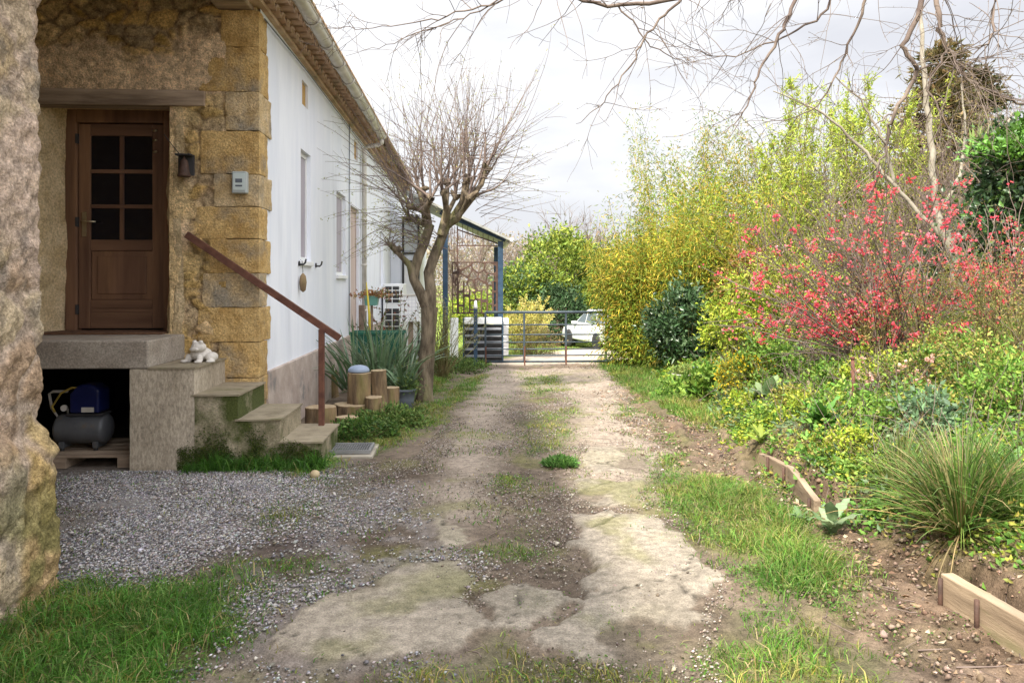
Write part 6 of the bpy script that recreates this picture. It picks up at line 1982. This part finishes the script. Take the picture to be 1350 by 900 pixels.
# --- pale trunked tree ---------------------------------------------------------
def branch_tree(name, base, limbs, label, cat, m, seed, twig_n=6, twig_l=(.4, 1.1), levels=2, buds=None, tw_m=None, wob=.1, grav=-.01, sides=8, tstart=1, r_t=.006, rk=1.):
    g = np.random.default_rng(seed)
    t = thing(name, base, label, cat)
    b = np.array(base, float)
    its, tw, ends = [], [], []
    for pts, r in limbs:
        p = np.array(pts, float) - b
        # smooth the control line
        u = np.linspace(0, len(p) - 1, (len(p) - 1) * 5 + 1); i_ = np.minimum(u.astype(int), len(p) - 2); fr = (u - i_)[:, None]
        pm = np.concatenate([[2 * p[0] - p[1]], p, [2 * p[-1] - p[-2]]])
        p0, p1, p2, p3 = pm[i_], pm[i_ + 1], pm[i_ + 2], pm[i_ + 3]
        cr = .5 * ((2 * p1) + (-p0 + p2) * fr + (2 * p0 - 5 * p1 + 4 * p2 - p3) * fr ** 2 + (-p0 + 3 * p1 - 3 * p2 + p3) * fr ** 3)
        cr += g.normal(0, .010, cr.shape)
        rr = np.interp(u, np.arange(len(r)), r) * rk
        its.append((cr, rr))
        Lsum = np.linalg.norm(np.diff(cr, axis=0), axis=1).sum()
        for k in range(int(twig_n * Lsum)):
            j = g.integers(tstart, len(cr) - 1)
            d = cr[j + 1] - cr[j]; d /= np.linalg.norm(d) + 1e-9
            q, dd = wander(cr[j], d * .7 + g.normal(0, .75, 3), g.uniform(*twig_l), 8, wob, grav, g)
            tw.append((q, np.linspace(min(rr[j] * .7, r_t), .0018, 9)))
            ends.append(q[4:])
            if levels > 1:
                for _ in range(g.integers(1, 5)):
                    j2 = g.integers(2, 8)
                    q2, _d = wander(q[j2], dd + g.normal(0, .7, 3), g.uniform(*twig_l) * .45, 6, wob * 1.3, grav, g)
                    tw.append((q2, np.linspace(r_t * .5, .0014, 7))); ends.append(q2[2:])
    v, f = tubes_np(its, sides)
    link('trunk', npmesh('trunk', v, f, None, True), m, t, local=True)
    if tw:
        v, f = tubes_np(tw, 4); link('twigs', npmesh('twigs', v, f, None, True), tw_m or m, t, local=True)
    if buds and ends:
        E = np.concatenate(ends); E = E[g.random(len(E)) < buds[1]]; n = len(E)
        v, f, c = leaf_np(E, g.normal(0, 1, (n, 3)), buds[2] * g.uniform(.6, 1.3, n), buds[2] * .45, pick(buds[0], n, g), g=g)
        link('buds', npmesh('buds', v, f, c), M['leaf'], t, local=True)
    return t


YA = 10.8
Q = lambda px, py, dy=0.: np.array(P(px, py, YA + dy))
bs = at(1262, YA)
branch_tree('pale_tree', bs, [
    ([bs - [0, 0, .2], Q(1262, 360), Q(1250, 318), Q(1236, 280), Q(1230, 215), Q(1222, 140), Q(1216, 60), Q(1212, -30)], [.11, .095, .075, .05, .045, .04, .03, .02]),
    ([Q(1252, 322), Q(1278, 285, -.1), Q(1296, 235, -.2), Q(1312, 190, -.25), Q(1335, 150, -.3)], [.055, .042, .035, .026, .015]),
    ([Q(1250, 318), Q(1215, 285, .1), Q(1180, 245, .2), Q(1140, 200, .3), Q(1085, 150, .4), Q(1020, 120, .5)], [.042, .032, .028, .024, .017, .008]),
    ([Q(1180, 245, .2), Q(1165, 190, .1), Q(1140, 140, .1), Q(1100, 100, .0)], [.025, .02, .015, .008]),
    ([Q(1236, 280), Q(1262, 240, .2), Q(1272, 180, .3), Q(1268, 110, .3)], [.03, .026, .02, .01])],
    'pale barked bare tree with several leaning stems behind the red shrub', 'tree', M['pale_bark'], 3, 3.2, (.3, .9), buds=([(.28, .3, .08), (.22, .24, .06)], .35, .03), tw_m=M['twig'])

# --- overhanging bare branches, trunk out of the picture on the right ------------
YO = 6.6
O_ = lambda px, py, dy=0.: np.array(P(px, py, YO + dy))
ob = np.array([6.6, 5.4, float(hz0(6.6, 5.4))])
crown = np.array([5.6, 5.8, 4.6])
branch_tree('overhanging_tree', ob, [
    ([ob - [0, 0, .2], ob + [0, 0, 1.6], ob + [-.25, .1, 2.7], crown], [.17, .14, .12, .09]),
    ([crown, O_(1150, -75), O_(1020, -30), O_(900, -2), O_(800, 6), O_(735, -8), O_(690, -8)], [.075, .06, .048, .038, .03, .02, .014]),
    ([O_(900, -2), O_(870, 25), O_(845, 60), O_(822, 100), O_(788, 140), O_(760, 165, -.0)], [.024, .02, .016, .012, .008, .004]),
    ([O_(790, 4), O_(720, -12), O_(655, 2), O_(600, 18), O_(545, 30), O_(480, 38), O_(440, 35)], [.02, .017, .015, .012, .009, .006, .003]),
    ([O_(655, 2), O_(600, 28), O_(545, 45), O_(500, 62), O_(455, 72)], [.012, .010, .008, .005, .003]),
    ([O_(810, 4), O_(835, 30), O_(860, 62), O_(900, 82), O_(930, 84)], [.016, .013, .010, .007, .003]),
    ([O_(1060, -40), O_(1040, 20, -.1), O_(1018, 62, -.1), O_(1000, 100, -.15), O_(985, 140, -.2), O_(955, 175, -.2)], [.035, .03, .024, .018, .012, .005]),
    ([O_(1220, -80, -.4), O_(1215, 10, -.5), O_(1192, 60, -.5), O_(1208, 95, -.5), O_(1180, 150, -.5), O_(1168, 190, -.4), O_(1155, 225, -.4), O_(1138, 255, -.4)], [.045, .042, .036, .032, .026, .018, .012, .005]),
    ([crown, O_(1260, -60, -.6), O_(1238, 20, -.7), O_(1250, 65, -.7), O_(1275, 105, -.7), O_(1320, 125, -.7), O_(1390, 150, -.7)], [.05, .042, .035, .03, .024, .02, .014]),
    ([O_(1250, 65, -.7), O_(1225, 110, -.6), O_(1240, 150, -.6), O_(1262, 190, -.6), O_(1290, 225, -.6)], [.02, .017, .014, .010, .005]),
    ([O_(1208, 95, -.5), O_(1240, 85, -.4), O_(1290, 90, -.3), O_(1345, 85, -.3)], [.016, .012, .009, .005]),
    ([O_(1120, -60), O_(1090, 10, .3), O_(1050, 40, .3), O_(1000, 62, .3), O_(950, 75, .3), O_(905, 60, .3)], [.026, .022, .018, .013, .009, .004]),
    ([O_(1150, -70), O_(1135, 20, .2), O_(1110, 80, .3), O_(1085, 130, .3), O_(1040, 158, .4), O_(990, 150, .4)], [.03, .024, .018, .013, .008, .004]),
    ([O_(1180, 150, -.5), O_(1150, 165, -.5), O_(1120, 185, -.5), O_(1090, 175, -.5)], [.012, .009, .006, .003]),
    ([crown, O_(1330, -20, -.9), O_(1310, 50, -1), O_(1280, 70, -1)], [.035, .025, .015, .006]),
], 'bare overhanging branches reaching across the sky from a tree on the right', 'tree', M['twig_dark'], 17, 7.5, (.25, .95), buds=([(.2, .13, .08), (.26, .2, .1)], .22, .016), wob=.13, grav=-.02, r_t=.0042, tstart=4, rk=.54)

# --- conifer far behind ------------------------------------------------------------
def conifer(base, H, R_, label, seed, pal, n=9000):
    g = np.random.default_rng(seed)
    t = thing('conifer', base, label, 'conifer')
    b = MB(); b.tube([(0, 0, -.3), (0, 0, H * .5), (.1, 0, H * .97)], [.22, .14, .03], 10); b.build('trunk', M['bark'], t, local=True)
    its, LC, LD = [], [], []
    for k in range(150):
        hfr = g.uniform(.12, .98); a = g.uniform(0, 2 * PI); L_ = R_ * (1 - hfr) ** .7 * g.uniform(.55, 1.1) + .25
        pts, d = wander((0, 0, H * hfr), (math.cos(a), math.sin(a), g.uniform(-.1, .45)), L_, 7, .07, .0, g)
        its.append((pts, np.linspace(.035, .008, 8)))
        m_ = n // 150
        u_ = g.uniform(1.2, 6.99, m_); i_ = u_.astype(int)
        LC.append(pts[i_] + (pts[i_ + 1] - pts[i_]) * (u_ - i_)[:, None] + g.normal(0, .12, (m_, 3)) * [1, 1, .5]); LD.append(g.normal(0, .6, (m_, 3)) + d)
    v, f = tubes_np(its, 5); link('branches', npmesh('branches', v, f, None, True), M['bark'], t, local=True)
    LC = np.concatenate(LC); n = len(LC)
    v, f, c = leaf_np(LC, np.concatenate(LD), g.uniform(.14, .3, n), g.uniform(.05, .1, n), pick(pal, n, g), g=g)
    link('crown', npmesh('crown', v, f, c), M['leaf'], t, local=True)
CP = [(.14, .11, .04), (.18, .14, .06), (.09, .09, .035), (.22, .16, .07)]
conifer(at(1238, 20.5), 7.7, 2.1, 'brownish conifer rising behind the saplings', 1, CP)
conifer(at(1285, 22.5), 8.0, 2.1, 'second dark conifer right behind the brownish one', 2, [(.05, .06, .025), (.10, .08, .03), (.13, .10, .04)])
q = at(1285, 13.5, 2.45)
t = thing('palm_tuft', q, 'pale green fan of long leaves rising above the ivy', 'palm')
sword_leaves(t, 24, .5, .8, .06, .9, [(.2, .27, .08), (.26, .32, .12)], .5)

# --- trees beyond the gate -----------------------------------------------------------
def big_tree(px, Y, rad, lift, label, n, leaf, pal, seed, name='evergreen_tree', cl=.13, nclump=120, m=None, surf=.65):
    q = at(px, Y)
    g = np.random.default_rng(seed)
    t = thing(name, q, label, 'tree', None)
    cen = np.array([0, 0, lift]); rad = np.asarray(rad, float)
    p, k, cc, un = cloud_pts(n, cen, rad, g, nclump, surf, cl)
    keep = p[:, 2] > .1; p, k, un = p[keep], k[keep], un[keep]; n = len(p)
    col = pick(pal, n, g) * (1 + g.normal(0, .18, nclump)[k])[:, None]
    v, f, c = leaf_np(p, g.normal(0, .9, (n, 3)) + un * .6 + np.array([0, 0, .2]), leaf * g.uniform(.4, 1.6, n), leaf * .5 * g.uniform(.7, 1.2, n), np.clip(col, .005, .7), g=g)
    link('crown', npmesh('crown', v, f, c), m or M['leaf'], t, local=True)
    its = [([np.array([0, 0, -.3]), np.array([.05, 0, lift * .5]), cen], [.16, .13, .07])]
    for j in range(30):
        e = cc[j % len(cc)]; its.append(([np.array([0, 0, lift * g.uniform(.25, .7)]), (e + cen * .6) / 2 + g.normal(0, .1, 3), e], [.06, .035, .012]))
    v, f = tubes_np(its, 6); link('trunk', npmesh('trunk', v, f, None, True), M['bark'], t, local=True)
    return t
HG = [(.15, .21, .03), (.22, .28, .04), (.10, .16, .03), (.30, .34, .055)]
big_tree(733, 36, (1.9, 1.8, 2.5), 2.75, 'tallest rounded evergreen tree beyond the gate', 13000, .20, HG, 1)
big_tree(692, 35, (1.4, 1.3, 1.7), 1.9, 'dark green evergreen tree left of the tallest one beyond the gate', 8000, .19, HG + DK[2:], 2)
big_tree(775, 38, (1.8, 1.5, 2.1), 2.4, 'evergreen tree behind the car beside the bamboo', 8000, .19, HG + DK[1:], 3)
big_tree(735, 33.5, (1.3, .8, 1.3), 1.3, 'dark evergreen bush filling the foot of the tall trees', 5000, .16, DK, 4, name='evergreen_bush')
big_tree(640, 42, (2.4, 1.2, 1.0), 1.2, 'low evergreen bush seen through the pergola screen', 4000, .2, HG + LM, 5, name='evergreen_bush')
big_tree(840, 40, (3, 1.5, 2.2), 2.4, 'evergreen tree hidden behind the bamboo', 5000, .22, HG, 6)
stems_plant('forsythia', at(693, 23.5), 'pale yellow feathery shrub just beyond the gate', 'shrub', 90, 1.75, .42, [(.60, .52, .14), (.50, .46, .13), (.66, .58, .24), (.40, .42, .10)], .07, 90, lw=.4, r0=.012, stem_m=M['cane'])
shrub('hedge_bush', at(705, 22.5), (.75, .5, .45), 'brown twiggy low bush under the pale yellow shrub', 'bush', 2500, .06, .4, [(.24, .17, .09), (.3, .24, .12), (.2, .2, .07)], 66, lift=.8)
def bare_tree(px, Y, H, label, seed, w=.9):
    g = np.random.default_rng(seed)
    q = at(px, Y); t = thing('bare_tree', q, label, 'tree', 'bare trees on the skyline beyond the gate')
    its = []
    tr, d = wander((0, 0, -.3), (g.normal(0, .05), 0, 1), H * .75, 10, .04, .01, g); its.append((tr, np.linspace(.11, .04, 11)))
    for k in range(46):
        i_ = g.integers(3, 11); a = g.uniform(0, 2 * PI)
        p1, d1 = wander(tr[i_], (math.cos(a) * w * .6, math.sin(a) * w * .6, .9), H * g.uniform(.2, .42), 8, .09, .01, g); its.append((p1, np.linspace(.035, .008, 9)))
        for j in range(9):
            i2 = g.integers(2, 9); p2, _ = wander(p1[i2], d1 + g.normal(0, .5, 3), H * g.uniform(.06, .2), 6, .1, .01, g); its.append((p2, np.linspace(.012, .005, 7)))
    v, f = tubes_np(its, 4); link('trunk', npmesh('trunk', v, f, None, True), M['twig'], t, local=True)
for k, (px_, Y_, H_, lab) in enumerate(((740, 50, 7.4, 'tallest bare tree above the evergreens beyond the gate'), (708, 54, 6.6, 'bare tree left of the tallest one above the evergreens'), (772, 52, 6.8, 'bare tree right above the car'),
                                      (684, 56, 6.2, 'low bare tree beside the pergola roof'), (625, 48, 6.0, 'bare tree seen through the pergola rods'), (650, 52, 5.6, 'bare tree behind the pergola post'), (800, 50, 6.6, 'bare tree at the left edge of the bamboo'), (600, 50, 6.2, 'bare tree behind the pollarded tree'))):
    bare_tree(px_, Y_, H_, lab, 200 + k)
# far wood along the horizon
g = np.random.default_rng(300)
n = 70000
a = g.uniform(-.75, .75, n); rr = g.uniform(75, 120, n)
x, y = rr * np.sin(a), rr * np.cos(a)
hmax = 6.0 + 3.0 * fbm(a * 14, a * 0, None, 3, 4)
z = hz0(x, y) + hmax * g.random(n) ** .8
v, f, c = leaf_np(np.stack([x, y, z], 1), g.normal(0, 1, (n, 3)), g.uniform(.25, .6, n), g.uniform(.12, .3, n), pick([(.22, .18, .13), (.30, .24, .18), (.18, .17, .09), (.36, .29, .23)], n, g), g=g)
tag(link('distant_wood', npmesh('distant_wood', v, f, c), M['leaf']), 'far off wood along the horizon', 'wood', kind='stuff')
# ------------------------------------------------------------------ light and sky
w = bpy.data.worlds.new('World'); scene.world = w
w.use_nodes = True
nt = w.node_tree; nt.nodes.clear(); N, L = nt.nodes, nt.links
AZ, EL = R(215), R(47)
sky = N.new('ShaderNodeTexSky'); sky.sky_type = 'NISHITA'; sky.sun_disc = False; sky.sun_elevation = EL; sky.sun_rotation = AZ
tc = N.new('ShaderNodeTexCoord'); mp = N.new('ShaderNodeMapping'); mp.inputs['Scale'].default_value = (1, 1, 2.6)
L.new(tc.outputs['Generated'], mp.inputs['Vector'])
n1_ = N.new('ShaderNodeTexNoise'); n1_.inputs['Scale'].default_value = 2.1; n1_.inputs['Detail'].default_value = 7; n1_.inputs['Roughness'].default_value = .52
L.new(mp.outputs[0], n1_.inputs['Vector'])
rp = N.new('ShaderNodeMapRange'); rp.inputs['From Min'].default_value = .38; rp.inputs['From Max'].default_value = .6; L.new(n1_.outputs['Fac'], rp.inputs['Value'])
cl = N.new('ShaderNodeMix'); cl.data_type = 'RGBA'; cl.inputs[6].default_value = (6.0, 6.05, 6.4, 1); cl.inputs[7].default_value = (8.6, 8.6, 8.7, 1); L.new(rp.outputs[0], cl.inputs[0])
# overcast sky brighter overhead, with a broad glow added toward the sun for fill
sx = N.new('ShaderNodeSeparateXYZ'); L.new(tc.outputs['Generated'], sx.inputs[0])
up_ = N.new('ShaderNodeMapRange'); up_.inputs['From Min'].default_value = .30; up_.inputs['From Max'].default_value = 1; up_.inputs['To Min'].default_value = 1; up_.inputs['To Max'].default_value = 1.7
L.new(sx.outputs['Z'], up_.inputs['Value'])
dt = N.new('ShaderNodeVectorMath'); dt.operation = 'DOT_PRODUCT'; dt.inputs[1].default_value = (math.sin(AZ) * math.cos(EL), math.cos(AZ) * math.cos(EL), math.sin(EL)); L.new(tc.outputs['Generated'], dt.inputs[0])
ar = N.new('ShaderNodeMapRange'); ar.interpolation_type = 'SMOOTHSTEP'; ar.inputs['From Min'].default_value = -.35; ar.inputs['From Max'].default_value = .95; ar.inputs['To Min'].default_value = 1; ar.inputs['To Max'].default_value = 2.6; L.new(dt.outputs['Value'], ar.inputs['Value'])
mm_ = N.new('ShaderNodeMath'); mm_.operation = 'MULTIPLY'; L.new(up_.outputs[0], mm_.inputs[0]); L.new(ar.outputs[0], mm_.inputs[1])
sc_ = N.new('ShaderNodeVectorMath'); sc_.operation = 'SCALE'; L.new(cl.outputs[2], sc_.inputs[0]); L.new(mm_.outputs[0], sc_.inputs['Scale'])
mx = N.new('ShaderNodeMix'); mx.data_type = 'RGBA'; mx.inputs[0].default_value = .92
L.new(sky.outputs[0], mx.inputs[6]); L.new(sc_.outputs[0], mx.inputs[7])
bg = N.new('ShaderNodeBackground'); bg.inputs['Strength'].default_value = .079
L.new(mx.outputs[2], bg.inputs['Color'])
out = N.new('ShaderNodeOutputWorld'); L.new(bg.outputs[0], out.inputs['Surface'])

sd = bpy.data.lights.new('sun', 'SUN'); sd.energy = 5.0; sd.angle = R(3); sd.color = (1.0, .92, .79)
so = bpy.data.objects.new('sun', sd); COL.objects.link(so)
dirv = Vector((math.sin(AZ) * math.cos(EL), math.cos(AZ) * math.cos(EL), math.sin(EL)))
so.rotation_euler = dirv.to_track_quat('Z', 'Y').to_euler(); so.location = dirv * 40

vs_ = scene.view_settings
scene.display_settings.display_device = 'sRGB'
vs_.view_transform = 'Standard'; vs_.look = 'None'; vs_.gamma = 1; vs_.use_curve_mapping = False
vs_.exposure = 0.86
scene.cycles.max_bounces = 8
scene.cycles.transparent_max_bounces = 4
